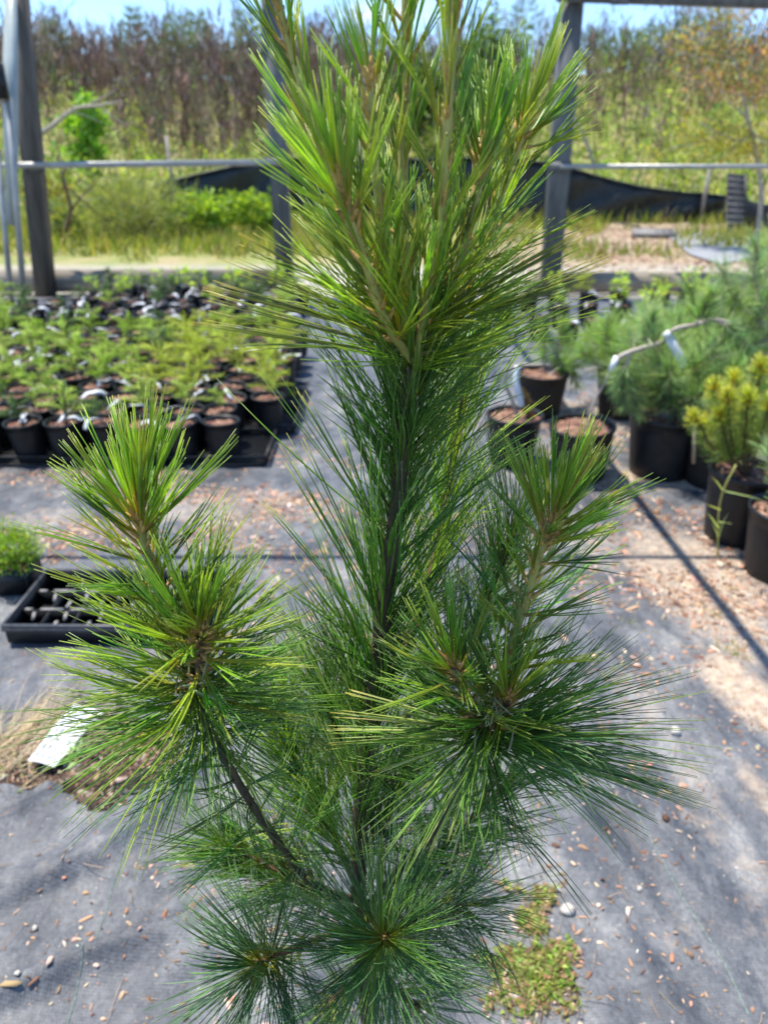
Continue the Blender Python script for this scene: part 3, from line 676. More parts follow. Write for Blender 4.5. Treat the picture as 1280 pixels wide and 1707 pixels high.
# ================================================================== TREES AND SHRUBS OUTSIDE THE FRAME
def woody(root, name, paths, mat):
    b = MB()
    for pts, r0, r1 in paths:
        pts = smoothpath(pts, 5); n = len(pts); b.tube(pts, [r0 + (r1 - r0) * i / (n - 1) for i in range(n)], 6)
    return b.build(name, mat, root, True)
def rnd_branch(p, d, L, bend=.25, n=4):
    pts = [Vector(p)]; d = Vector(d).normalized()
    for i in range(n):
        d = (d + Vector(RNG.normal(size=3)) * bend).normalized(); pts.append(pts[-1] + d * (L / n))
    return pts
def shrub(px, py, h, wd, label, pal, n, leaf=(.05, .1), group=None, feathery=False, name='shrub', cat='shrub'):
    q = gp(px, py); root = empty(name, (q.x, q.y, 0), label, cat, group); paths = []; s = Soup()
    for i in range(9):
        a = i * 2.4; d = (math.cos(a) * wd / h * .55, math.sin(a) * wd / h * .55, 1); pts = rnd_branch((0, 0, 0), d, h * RNG.uniform(.6, .95), .16); paths.append((pts, .018, .005))
    woody(root, 'stem', paths, M['brown_bark'])
    cl = RNG.normal(size=(int(n / 22) + 4, 3)); cl = nrm(cl) * RNG.uniform(.35, 1, (len(cl), 1)) * [wd / 2, wd / 2, h * .48] + [0, 0, h * .52]
    P = cl[RNG.integers(0, len(cl), n)] + RNG.normal(size=(n, 3)) * [wd * .085, wd * .085, h * .075]; P[:, 2] = np.maximum(P[:, 2], .02)
    D = nrm(P - [0, 0, h * .3] + RNG.normal(size=(n, 3)) * .35 * wd + [0, 0, .15]); c = vary(pal, n, .22)
    if feathery: s.blades(P, D, RNG.uniform(leaf[0], leaf[1], n) * 1.6, np.full(n, .011), RNG.normal(size=(n, 3)) * .15, c)
    else: s.leaves(P, D, RNG.uniform(*leaf, n), RNG.uniform(*leaf, n) * .5, c)
    s.build('foliage', root); return root
G1 = [(.26, .40, .05), (.20, .33, .045), (.33, .46, .07), (.15, .26, .045)]
shrub(225, 398, .84, 1.7, 'olive feathery shrub beyond the sill, right of the left timber post', [(.22, .26, .09), (.28, .31, .12), (.16, .21, .07)], 3600, (.08, .16), 'shrubs beyond the sill', True)
shrub(345, 392, .66, 1.05, 'bright green leafy shrub in front of the left end of the silt fence', G1, 2000, (.06, .12), 'shrubs beyond the sill')
shrub(432, 392, .62, .95, 'bright green leafy shrub just left of the middle post', G1, 1600, (.06, .12), 'shrubs beyond the sill')
shrub(110, 405, .55, .6, 'low pale green shrub at the foot of the left timber post', [(.22, .28, .09), (.30, .34, .14)], 600, (.05, .1), 'shrubs beyond the sill')
shrub(98, 392, .95, .7, 'yellowing thin shrub beyond the rail right beside the left timber post', [(.22, .26, .05), (.35, .28, .08)], 650, (.05, .1), 'shrubs beyond the sill')
shrub(550, 400, .55, .6, 'low green shrub x y z w', G1, 500, (.05, .1), 'shrubs beyond the sill')['label'] = 'low green shrub behind the big pine, between the middle post and its stem'
# bright sapling on the bank
def sapling(px, py, Y0, topy, label, pal, wd, n, name='sapling', cat='sapling', leaf=(.10, .2), bark='brown_bark'):
    q = at(px, py, Y0); q.z = float(hill(np.array([q.x]), np.array([Y0]))[0]); t = at(px, topy, Y0); h = t.z - q.z
    root = empty(name, q, label, cat); tr = rnd_branch((0, 0, 0), (0, 0, 1), h, .05, 6); paths = []; tips = []
    b = MB(); tt = smoothpath(tr, 4); b.tube(tt, [.03 * (1 - .8 * i / len(tt)) for i in range(len(tt))], 6); b.build('trunk', M[bark], root, True)
    for i in range(16):
        f = .25 + .72 * i / 16; p0 = tt[int(f * (len(tt) - 1))]; a = i * 2.4; br = rnd_branch(p0, (math.cos(a), math.sin(a), .7), wd * .5 * (1.15 - f * .6), .2, 3); paths.append((br, .008, .003)); tips += br[1:]
    woody(root, 'branch', paths, M[bark]); tips = np.array([tuple(v) for v in tips]); P = tips[RNG.integers(0, len(tips), n)] + RNG.normal(size=(n, 3)) * wd * .07
    s = Soup(); s.leaves(P, nrm(RNG.normal(size=(n, 3)) + [0, 0, .3]), RNG.uniform(*leaf, n), RNG.uniform(*leaf, n) * .6, vary(pal, n, .2)); s.build('crown', root); return root
sapling(148, 262, 17.0, 163, 'bright green leafy sapling on the bank left of the middle post', [(.22, .42, .045), (.28, .48, .06), (.16, .33, .04)], 1.05, 1100)
sapling(795, 250, 18.5, 60, 'dark bushy young tree on the bank behind the top of the big pine', [(.12, .20, .07), (.15, .23, .08), (.09, .16, .06)], 2.2, 1900, 'young_tree', 'tree')
sapling(690, 250, 20, 110, 'green young tree on the bank right behind the leading shoots', [(.08, .13, .035), (.11, .16, .04)], 1.6, 1400, 'young_tree', 'tree')
# small pines standing along the crest
def crest_pine(px, Y0, topy, wd, label):
    q = at(px, 100, Y0); q.z = float(hill(np.array([q.x]), np.array([Y0]))[0]) - .1; t = at(px, topy, Y0); h = t.z - q.z
    root = empty('young_pine', q, label, 'pine tree', 'young pines along the crest of the bank'); b = MB(); b.tube([(0, 0, 0), (.03, 0, h * .5), (0, 0, h)], [.045, .03, .008], 6); b.build('trunk', M['brown_bark'], root, True)
    n = int(240 + 210 * h); f = RNG.uniform(.15, 1, n) ** .8; a = RNG.integers(0, 9, n) * .7 + np.round(f * 9) * 1.3 + RNG.normal(size=n) * .16; r = (1.12 - f) ** .7 * wd * .62 * RNG.uniform(.1, 1, n) ** .6
    fz = np.round(f * 9) / 9 + RNG.normal(size=n) * .012
    P = np.stack([np.cos(a) * r, np.sin(a) * r, fz * h + r * .45], -1); D = nrm(np.stack([np.cos(a), np.sin(a), np.full(n, .9)], -1) + RNG.normal(size=(n, 3)) * .5)
    s = Soup(); s.blades(P, D, RNG.uniform(.14, .28, n), np.full(n, .022), RNG.normal(size=(n, 3)) * .1, vary([(.10, .17, .085), (.13, .20, .09), (.09, .14, .075), (.17, .23, .10)], n)); s.build('crown', root)
for a in [(95, 27.5, 42, 1.4, 'young pine on the crest nearest the left timber post'), (232, 27, 22, 1.1, 'slim young pine on the crest above the bank, behind the middle of the rail'), (300, 25, 36, 1.5, 'wide young pine on the crest left of the middle post, behind the leaning pale pole'),
          (335, 27.5, 30, 1.3, 'young pine on the crest just right of the leaning pale pole'), (415, 26, 28, 1.4, 'young pine on the crest just left of the middle post'), (585, 28, 52, 1.2, 'young pine on the crest between the left shoots of the big pine'),
          (985, 27, 58, 1.3, 'young pine on the crest just right of the right grey post'), (1040, 25, 60, 1.6, 'broad young pine on the crest under the header beam, left one of the dense pair'), (1085, 26, 50, 1.5, 'young pine on the crest under the header beam, right one of the dense pair'),
          (1140, 27, 34, 1.8, 'tall young pine on the crest under the header beam, left of the reddish tree'), (1190, 28, 26, 1.8, 'tallest young pine on the crest, partly behind the reddish tree'), (870, 28, 10, 1.9, 'young pine on the crest behind the right candle of the big pine')]: crest_pine(*a)
# reddish tree on the right
root = empty('small_tree', at(1262, 392, 10.8), 'thin leaning tree with orange, yellow and green leaves at the right edge', 'tree'); root.location.z = 0
L0 = root.location.copy()
def rp(x, y, dy=0): return at(x, y, 10.8 + dy) - L0
tr = [Vector((0, 0, 0)), rp(1268, 330), rp(1258, 250), rp(1244, 190), rp(1230, 120), rp(1200, 40), rp(1190, -40)]
b = MB(); tt = smoothpath(tr, 6); b.tube(tt, [.035 * (1 - .75 * i / len(tt)) for i in range(len(tt))], 7); b.build('trunk', M['grey_bark'], root, True)
paths = []; cl = []
for (x0, y0, x1, y1, dy, kind_) in [(1262, 280, 1285, 200, .2, 1), (1254, 240, 1165, 205, -.2, 1), (1248, 205, 1110, 250, .3, 1), (1245, 195, 1190, 140, -.3, 0), (1240, 160, 1120, 120, .3, 0), (1232, 130, 1280, 60, -.2, 0), (1225, 100, 1150, 60, .1, 2), (1215, 70, 1260, 10, .3, 0), (1205, 50, 1170, 5, -.2, 2), (1250, 220, 1200, 265, .1, 1), (1242, 170, 1300, 130, 0, 0), (1250, 215, 1290, 250, -.3, 1), (1225, 110, 1090, 70, .4, 2)]:
    p0, p1 = rp(x0, y0), rp(x1, y1, dy); mid = p0.lerp(p1, .5) + Vector((0, 0, -.03)); paths.append(([p0, mid, p1], .012, .004))
    for k in range(6):
        c = p0.lerp(p1, .25 + .15 * k) + Vector(RNG.normal(size=3)) * .10; cl.append((c, kind_)); paths.append(([p0.lerp(p1, .2 + .13 * k), c], .005, .002))
woody(root, 'branch', paths, M['grey_bark'])
s = Soup()
pal = [[(.42, .22, .11), (.34, .17, .10), (.50, .32, .17), (.30, .24, .08), (.22, .22, .06)], [(.42, .38, .06), (.36, .36, .05), (.50, .40, .09), (.22, .27, .05)], [(.26, .27, .09), (.38, .26, .12), (.20, .23, .06)]]
for c, kd in cl:
    n = 30; P = np.array(tuple(c)) + RNG.normal(size=(n, 3)) * [.12, .12, .07]; s.leaves(P, nrm(RNG.normal(size=(n, 3)) + [0, 0, -.2]), RNG.uniform(.04, .085, n), RNG.uniform(.022, .045, n), vary(pal[kd], n, .2))
s.build('crown', root)
# bare branch and pale leaning poles on the bank
def stick(pxs, Y0, r0, r1, label, mat='grey_bark', twigs=0, name='dead_branch', cat='branch'):
    P = [at(a, c, Y0) for a, c in pxs]; base = P[0].copy(); root = empty(name, base, label, cat)
    P = [q - base for q in P]; b = MB(); tt = smoothpath(P, 5); b.tube(tt, [r0 + (r1 - r0) * i / (len(tt) - 1) for i in range(len(tt))], 7, lump=.05); b.build('limb', M[mat], root, True)
    for k in range(twigs):
        p0 = tt[int(len(tt) * (.3 + .6 * k / max(1, twigs)))]; b = MB(); br = rnd_branch(p0, (.8, .1, .5 * (-1) ** k), .7, .2, 3); b.tube(br, [.015, .012, .008, .004], 5); b.build('twig', M[mat], root, True)
stick([(55, 232), (90, 208), (125, 182), (165, 176), (205, 168)], 14.0, .05, .012, 'bare grey branch reaching up to the right from behind the left timber post', twigs=4)
stick([(372, 148), (352, 100), (331, 62)], 24.0, .05, .03, 'pale straight pole leaning on the bank left of the middle post', name='pole', cat='pole')
stick([(990, 275), (972, 225), (955, 195)], 15.5, .03, .02, 'thin pale stick leaning right of the right grey post', name='pole', cat='pole')
stick([(110, 385), (118, 345), (105, 300), (108, 284)], 10.5, .025, .015, 'thin dead brown stem standing under the left rail', mat='brown_bark', twigs=2, name='dead_weed', cat='weed')
# ================================================================== POTTED STOCK
def shoot_needles(path, t0, t1, count, L, ang, per=5, spread=.05, r=.0005, pal=None, base=(.30, .24, .07), tip=(.30, .34, .12), bend=(0, 0, .06), bj=.05, end=0.0, lv=.10, bend_each=.035):
    """needle bundles spiralling round a shoot; returns one array per property, `per` needles to a bundle"""
    pts = np.array([tuple(p) for p in path]); n = len(pts); seg = np.linalg.norm(np.diff(pts, axis=0), axis=1); cum = np.concatenate([[0], np.cumsum(seg)]); tot = cum[-1]
    f = t0 + (t1 - t0) * (np.arange(count) + RNG.uniform(-.4, .4, count)) / max(1, count - 1); f = np.clip(f, 0, 1)
    if end: f = t1 - (t1 - f) * (1 - end * RNG.uniform(0, 1, count))
    d = f * tot; P = np.stack([np.interp(d, cum, pts[:, k]) for k in range(3)], -1)
    P2 = np.stack([np.interp(np.minimum(d + tot * .04, tot), cum, pts[:, k]) for k in range(3)], -1); P1 = np.stack([np.interp(np.maximum(d - tot * .04, 0), cum, pts[:, k]) for k in range(3)], -1)
    T = nrm(P2 - P1); g = (f - t0) / max(1e-6, t1 - t0)
    A = nrm(np.cross(T, nrm(RNG.normal(size=3)))); B = np.cross(T, A); az = np.arange(count) * 2.39996 + RNG.normal(size=count) * .3
    a = np.radians(ang[0] + (ang[1] - ang[0]) * g + RNG.normal(size=count) * 9)
    Rd = np.cos(az)[:, None] * A + np.sin(az)[:, None] * B; D = np.cos(a)[:, None] * T + np.sin(a)[:, None] * Rd
    Ln = (L[0] + (L[1] - L[0]) * g) * (1 + lv * RNG.normal(size=count))
    P = np.repeat(P, per, 0); D = nrm(np.repeat(D, per, 0) + RNG.normal(size=(count * per, 3)) * spread); Ln = np.repeat(Ln, per) * RNG.uniform(.93, 1.05, count * per)
    bd = np.repeat(np.asarray(bend)[None] + RNG.normal(size=(count, 3)) * bj - D[::per] * 0, per, 0) + RNG.normal(size=(count * per, 3)) * bend_each
    cm_ = np.repeat(vary(pal, count, .16), per, 0) * RNG.uniform(.82, 1.2, (count * per, 1))
    cb = np.clip(np.array(base) * RNG.uniform(.7, 1.2, (count * per, 1)) * np.ones((1, 3)), 0, 1); ct = cm_ * .55 + np.array(tip) * .45
    return P, D, Ln, bd, np.full(count * per, r), cb, cm_, ct
def cat(parts): return [np.concatenate([p[i] for p in parts]) for i in range(8)]

def pot_mesh(R, H, rim=.006, ribs=0, name='pot', mat='pot', parent=None, k=28):
    b = MB(); rb = R * .80
    pr = [(0, 0), (rb * .98, 0), (rb, .004)]
    for i in range(1, 6): f = i / 6; pr.append((rb + (R - rb) * f, H * f * .92))
    pr += [(R, H * .93), (R + rim, H * .935), (R + rim * 1.15, H * .97), (R + rim, H), (R - .001, H), (R - .004, H * .93), (R - .010, H * .80)]
    b.lathe(pr, k); return b.build(name, M[mat], parent, True)
def soil_mesh(R, z, parent=None, fl=45, pal=None, fs=.014):
    b = MB(); k = 20; V = [(0, 0, z + .004)]; rs = [.25, .5, .75, 1.0]
    for q in rs:
        for j in range(k):
            a = 2 * math.pi * j / k; V.append((q * R * math.cos(a), q * R * math.sin(a), z + RNG.normal() * .0025 + (.004 if q < .9 else 0)))
    Q = [(1 + i * k + j, 1 + (i + 1) * k + j, 1 + (i + 1) * k + (j + 1) % k, 1 + i * k + (j + 1) % k) for i in range(3) for j in range(k)]
    T = [(0, 1 + j, 1 + (j + 1) % k) for j in range(k)]
    pal = pal or [(.21, .11, .075), (.15, .075, .052), (.28, .165, .115), (.09, .048, .038)]
    b.add(V, Q, T, col=vary(pal, len(V), .2)); ob = b.build('soil', M['chip'], None, False); me0 = ob.data
    a = RNG.uniform(0, 6.28, fl); q = R * np.sqrt(RNG.uniform(0, .92, fl)); P = np.stack([q * np.cos(a), q * np.sin(a), np.full(fl, z + .003)], -1)
    fo = flakes('bark_mulch', P, RNG.lognormal(math.log(fs), .35, fl), vary(pal + [(.38, .25, .18)], fl, .25), .5, kind='stuff'); fo.parent = ob
    ob.parent = parent; return ob
def strip_tag(parent, pts, w_, th=.0012, name='tag', mat='tag', twist=0.0, side=None):
    P = smoothpath(pts, 6); n = len(P); V = []; 
    for i, p in enumerate(P):
        d = (P[min(i + 1, n - 1)] - P[max(i - 1, 0)]).normalized(); s = d.cross(Vector((0, 0, 1)))
        if s.length < .05: s = Vector((1, 0, 0))
        if side is not None: s = Vector(side) - d * d.dot(Vector(side))
        s.normalize(); u = s.cross(d); a = twist * i / n; s2 = s * math.cos(a) + u * math.sin(a); u2 = u * math.cos(a) - s * math.sin(a)
        for (x, y) in ((-1, -1), (1, -1), (1, 1), (-1, 1)): V.append(tuple(p + s2 * (x * w_ / 2) + u2 * (y * th / 2)))
    Q = [(4 * i + a, 4 * i + (a + 1) % 4, 4 * i + 4 + (a + 1) % 4, 4 * i + 4 + a) for i in range(n - 1) for a in range(4)] + [(3, 2, 1, 0), (4 * n - 4, 4 * n - 3, 4 * n - 2, 4 * n - 1)]
    b = MB(); b.add(V, Q); return b.build(name, M[mat], parent, True)

R1, H1 = .076, .165
YG = [(.46, .56, .06), (.56, .62, .09), (.36, .48, .05)]; BG = [(.38, .54, .08), (.48, .62, .11), (.29, .44, .07)]; DG = [(.12, .22, .07), (.15, .26, .08), (.20, .29, .10)]
def fir(root, pal, h, nb, dense=1.0):
    b = MB(); b.tube([(0, 0, H1 - .02), (.004, 0, H1 + h * .5), (0, .003, H1 + h)], [.0028, .0022, .001], 5); parts = []
    parts.append(shoot_needles([(0, 0, H1 + h * .15), (0, 0, H1 + h)], 0, 1, int(40 * dense), (.034, .026), (55, 26), 1, r=.0023, pal=pal, base=pal[0], tip=pal[1]))
    for i in range(nb):
        a = i * 2.4 + RNG.uniform(-.3, .3); f = .15 + .75 * i / nb; L = h * RNG.uniform(.55, .85) * (1.1 - f * .6); up = RNG.uniform(.3, 1.0); z0 = H1 + h * f
        p = [(0, 0, z0), (math.cos(a) * L * .5, math.sin(a) * L * .5, z0 + L * .35 * up), (math.cos(a) * L, math.sin(a) * L, z0 + L * .45 * up)]
        b.tube(p, [.0016, .0013, .0008], 4); parts.append(shoot_needles(smoothpath(p, 4), .05, 1, int(36 * dense), (.034, .026), (52, 26), 1, r=.0023, pal=pal, base=pal[0], tip=pal[1], bend=(0, 0, .08)))
    b.build('stem', M['brown_bark'], root, True); V, Q, T, C = needles_mesh(*cat(parts), S=1); finish('foliage', V, [Q, T], M['leaf'], root, C)
def leafyseed(root, pal, h, n):
    b = MB(); b.tube([(0, 0, H1 - .02), (.006, 0, H1 + h * .5), (0, .004, H1 + h)], [.003, .0022, .001], 5); b.build('stem', M['brown_bark'], root, True)
    s = Soup(); z = H1 + h * RNG.uniform(.15, 1, n); a = RNG.uniform(0, 6.28, n); q = RNG.uniform(.01, .06, n); P = np.stack([np.cos(a) * q, np.sin(a) * q, z], -1)
    s.leaves(P, np.stack([np.cos(a), np.sin(a), RNG.uniform(-.1, .7, n)], -1), RNG.uniform(.03, .055, n), RNG.uniform(.015, .03, n), vary(pal, n, .2)); s.build('foliage', root)
protos = {}
def make_proto(kind, tagkind):
    root = empty('potted_seedling', (0, 0, 0), 'x', 'potted plant', 'seedling pots on the ground cloth'); pot_mesh(R1, H1, parent=root, k=22); soil_mesh(R1 - .006, H1 - .022, root)
    if kind == 'fir': fir(root, BG, RNG.uniform(.14, .20), 6)
    if kind == 'fir2': fir(root, [(.42, .56, .11), (.52, .62, .16), (.32, .46, .09)], RNG.uniform(.12, .17), 5)
    if kind == 'yellow': fir(root, YG, RNG.uniform(.15, .21), 9, .8)
    if kind == 'dark': fir(root, DG, RNG.uniform(.10, .15), 7, .8)
    if kind == 'leafy': leafyseed(root, BG, RNG.uniform(.13, .22), 60)
    if tagkind:
        for q in range(tagkind):
            a = RNG.uniform(0, 6.28); ca, sa = math.cos(a), math.sin(a); h = H1 + .004; o = RNG.uniform(-.02, .02)
            b1, b2 = RNG.uniform(-.03, .03, 2); pts = [(ca * .00 - sa * o, sa * .00 + ca * o, h - .012), (ca * .022 - sa * b1 * .5, sa * .022 + ca * b1 * .5, h + .006), (ca * .050 - sa * b1, sa * .050 + ca * b1, h + .010), (ca * .082 - sa * (b1 + b2 * .5), sa * .082 + ca * (b1 + b2 * .5), h + RNG.uniform(-.004, .014)), (ca * .105 - sa * (b1 + b2), sa * .105 + ca * (b1 + b2), h - RNG.uniform(-.01, .05))]
            strip_tag(root, pts, RNG.uniform(.014, .024), twist=RNG.uniform(-1.2, 1.2))
    return root
first_used = set()
PR = {}
for kd in ('fir', 'fir2', 'yellow', 'dark', 'leafy', 'bare'):
    PR[kd] = [[make_proto(kd, t), False] for t in ((1, 0, 2, 0, 1) if kd != 'bare' else (1, 2, 0, 1, 1))]
ORD = ['first', 'second', 'third', 'fourth', 'fifth', 'sixth', 'seventh', 'eighth', 'ninth', 'tenth', 'eleventh', 'twelfth', 'thirteenth', 'fourteenth', 'fifteenth', 'sixteenth', 'seventeenth', 'eighteenth', 'nineteenth', 'twentieth']
DESC = dict(fir='green fir seedling', fir2='light green fir seedling', yellow='yellow-green conifer seedling', dark='dark green seedling', leafy='leafy green seedling', bare='empty-looking mulched pot')
def put(kd, x, y, lab, group):
    c = PR[kd]; i = int(RNG.integers(0, len(c)))
    if c[i][1]: r = copy_tree(c[i][0])
    else: r = c[i][0]; c[i][1] = True
    r.location = (x, y, .030 if group.startswith('front') else .006); r.rotation_euler = (RNG.normal() * .03, RNG.normal() * .03, RNG.uniform(0, 6.28)); s = RNG.uniform(.58, 1.2) if group.startswith('front') else RNG.uniform(.7, 1.2)
    for ch in r.children:
        if ch.name.startswith(('foliage', 'stem')): ch.scale = (s * RNG.uniform(.85, 1.15), s, s); ch.location = (0, 0, H1 * (1 - s)); ch.rotation_euler = (RNG.normal() * .08, RNG.normal() * .08, 0); break_ = 0
    r['label'] = lab; r['group'] = group; return r
SP = .176
for row in range(11):
    xr = -.72 if row < 2 else -.575
    ncol = int((2.55 + row * .09 - abs(xr)) / SP)
    for c in range(ncol):
        x = xr - c * SP - (.03 if row % 2 else 0) + RNG.normal() * .011; y = 3.10 + row * SP + RNG.normal() * .011; u = RNG.uniform()
        if row == 0: kd = 'bare' if c < 3 or u < .25 else ('fir2' if u < .85 else 'dark')
        elif x > -1.25: kd = 'yellow' if u < .60 and row > 1 else ('fir2' if u < .72 else 'bare')
        else: kd = 'fir' if u < .30 else ('fir2' if u < .62 else ('bare' if u < .92 else 'dark'))
        if row > 8: kd = 'fir' if u < .3 else ('dark' if u < .6 else 'bare')
        put(kd, x, y, f'{DESC[kd]}, {ORD[c]} from right, {ORD[row]} row of front left bed', 'front left bed of seedling pots')
for row in range(7):
    for c in range(12):
        x = -.72 - c * .205 + RNG.normal() * .01 - .05 * (row % 2); y = 5.42 + row * .205 + RNG.normal() * .01; u = RNG.uniform()
        if x < -2.55 and y > 6.2: continue
        kd = 'bare' if u < .60 else ('dark' if u < .88 else 'fir2')
        if row >= 5: kd = 'leafy' if u < .6 else ('fir' if u < .8 else 'dark')
        put(kd, x, y, f'{DESC[kd]}, {ORD[c]} from right, {ORD[row]} row of back left bed', 'back left bed of seedling pots')
# a short file of pots on the right, before the right sill
for i, (x, y) in enumerate([(1.30, 5.25), (1.50, 5.35), (1.70, 5.28), (1.90, 5.42), (1.12, 5.4), (1.36, 5.8), (1.6, 5.9), (1.85, 5.86), (2.1, 5.8), (1.2, 6.3), (1.45, 6.4), (1.7, 6.35), (2.0, 6.45), (2.3, 6.3), (2.5, 6.0), (2.3, 5.5), (2.6, 6.5), (.92, 6.5), (.95, 5.9)]):
    kd = ['bare', 'bare', 'bare', 'leafy', 'bare', 'leafy', 'bare', 'leafy', 'yellow', 'dark', 'leafy', 'yellow', 'leafy', 'dark', 'fir', 'leafy', 'leafy', 'dark', 'fir'][i]
    put(kd, x, y, f'{DESC[kd]}, {ORD[i]} nearest in the small group before the right sill', 'small group of pots before the right sill')
for k in PR:
    for c in PR[k]:
        if not c[1]:
            for ch in list(c[0].children): 
                for g in list(ch.children): bpy.data.objects.remove(g)
                bpy.data.objects.remove(ch)
            bpy.data.objects.remove(c[0])

# carrying trays under the front rows
def carry_tray(cx, cy, w_, d_, label, rz=0):
    root = empty('carrying_tray', (cx, cy, .006), label, 'tray', 'carrying trays under the seedling pots', rz); h = .052
    b = MB()
    for s_, L_ in ((1, w_), (-1, w_)):
        b.box((0, s_ * d_ / 2, h - .004), (w_ + .012, .012, .008)); b.box((0, s_ * (d_ / 2 - .004), .006), (w_, .006, .012))
    for s_ in (1, -1):
        b.box((s_ * w_ / 2, 0, h - .004), (.012, d_ - .012, .008)); b.box((s_ * (w_ / 2 - .004), 0, .006), (.006, d_ - .014, .012))
    b.build('rim', M['tray'], root)
    b = MB(); nx = int(w_ / .014)
    for i in range(nx + 1):
        x = -w_ / 2 + .004 + i * (w_ - .008) / nx
        for s_ in (1, -1): b.box((x, s_ * (d_ / 2 - .003), .028), (.005, .003, .034))
    ny = int(d_ / .014)
    for i in range(ny + 1):
        y = -d_ / 2 + .004 + i * (d_ - .008) / ny
        for s_ in (1, -1): b.box((s_ * (w_ / 2 - .003), y, .028), (.003, .005, .034))
    b.build('side_lattice', M['tray'], root)
    b = MB()
    for i in range(int(w_ / .02)): b.box((-w_ / 2 + .014 + i * .02, 0, .006), (.013, d_ - .016, .004))
    for i in range(int(d_ / .028)): b.box((0, -d_ / 2 + .018 + i * .028, .011), (w_ - .016, .012, .004))
    b.build('floor_lattice', M['tray'], root)
for i, (cx, cy) in enumerate([(-.74, 3.20), (-1.20, 3.18), (-1.66, 3.2), (-.66, 3.60), (-.66, 3.97)]):
    carry_tray(cx, cy, .44, .35, ['black lattice carrying tray at the right front corner of the bed, its right end empty', 'black lattice carrying tray under the middle pots of the front row', 'black lattice carrying tray at the left end of the front row',
                                 'black lattice carrying tray second from the front on the right edge of the bed', 'black lattice carrying tray third from the front on the right edge of the bed'][i])

# ------------------------------------------------------------------ the empty propagation tray, lower left
tr = empty('propagation_tray', (-.79, 1.865, .014), 'empty black propagation tray with open cells on the cloth at the left edge', 'tray', rz=-.01)
W_, D_, H_ = .56, .30, .062
b = MB()
for s_ in (1, -1):
    b.box((0, s_ * (D_ / 2 - .003), H_ / 2), (W_ - .004, .003, H_ - .004)); b.box((s_ * (W_ / 2 - .003), 0, H_ / 2), (.003, D_ - .010, H_ - .004))
b.box((0, 0, .003), (W_ - .010, D_ - .010, .003)); b.build('wall', M['tray'], tr)
b = MB()
for s_ in (1, -1):
    b.tube([(-W_ / 2 - .002, s_ * D_ / 2, H_), (W_ / 2 + .002, s_ * D_ / 2, H_)], .0058, 8); b.tube([(s_ * W_ / 2, -D_ / 2, H_ + .0006), (s_ * W_ / 2, D_ / 2, H_ + .0006)], .0058, 8)
    b.box((0, s_ * (D_ / 2 + .004), H_ - .011), (W_ + .006, .003, .011)); b.box((s_ * (W_ / 2 + .004), 0, H_ - .011), (.003, D_ + .004, .011))
b.build('rim', M['tray_rim'], tr, True)
# cell walls stand below the rim; the broken strips along their tops are coloured pale as if lit
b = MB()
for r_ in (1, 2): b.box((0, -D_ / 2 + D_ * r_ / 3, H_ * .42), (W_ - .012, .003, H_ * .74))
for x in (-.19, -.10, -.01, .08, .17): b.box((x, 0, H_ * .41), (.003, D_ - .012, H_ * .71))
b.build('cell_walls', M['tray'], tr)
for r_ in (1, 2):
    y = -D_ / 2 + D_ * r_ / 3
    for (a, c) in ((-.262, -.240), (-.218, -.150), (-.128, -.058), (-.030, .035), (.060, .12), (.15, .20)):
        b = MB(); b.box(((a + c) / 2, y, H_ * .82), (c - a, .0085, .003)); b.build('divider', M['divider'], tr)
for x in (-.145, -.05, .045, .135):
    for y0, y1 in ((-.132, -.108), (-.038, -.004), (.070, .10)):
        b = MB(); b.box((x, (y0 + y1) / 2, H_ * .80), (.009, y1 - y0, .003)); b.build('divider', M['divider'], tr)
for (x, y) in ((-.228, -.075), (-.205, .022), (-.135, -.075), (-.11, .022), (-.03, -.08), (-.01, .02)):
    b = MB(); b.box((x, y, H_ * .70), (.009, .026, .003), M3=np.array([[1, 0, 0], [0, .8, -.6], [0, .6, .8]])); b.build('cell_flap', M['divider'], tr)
# potted small shrub left of it
root = empty('potted_shrub', (-1.17, 2.03, .010), 'small bright green shrub in a square black pot beside the empty propagation tray', 'potted plant')
b = MB()
for k in range(4):
    a = k * math.pi / 2; 
    b.box((math.cos(a) * .052, math.sin(a) * .052, .045), (.004, .108 if k % 2 == 0 else .10, .09), rz=a)
b.box((0, 0, .004), (.10, .10, .006)); b.build('pot', M['pot'], root)
soil_mesh(.055, .078, root, 30, fs=.009)
s = Soup(); n = 2100; P = nrm(RNG.normal(size=(n, 3))) * (RNG.uniform(.25, 1, (n, 1)) ** .5) * [.082, .075, .058] + [0, 0, .142]; P[:, 2] += .035 * (fbm(P[:, 0] * 30 + 5, P[:, 1] * 30, 2, 3) - .5) * 2; P += .010 * RNG.normal(size=(n, 3)) * RNG.uniform(0, 2, (n, 1)); P += .012 * RNG.normal(size=(n, 3)); P[:, 2] = np.maximum(P[:, 2], .083)
s.leaves(P, nrm(P - [0, 0, .10] + RNG.normal(size=(n, 3)) * .05), RNG.uniform(.008, .015, n), RNG.uniform(.006, .010, n), vary([(.22, .36, .03), (.30, .42, .05), (.14, .26, .03)], n, .2)); s.build('foliage', root)
b = MB()
for k in range(7): a = k * .9; b.tube([(0, 0, .075), (math.cos(a) * .03, math.sin(a) * .03, .12), (math.cos(a) * .055, math.sin(a) * .055, .165)], [.002, .0015, .001], 4)
b.build('stem', M['brown_bark'], root, True)

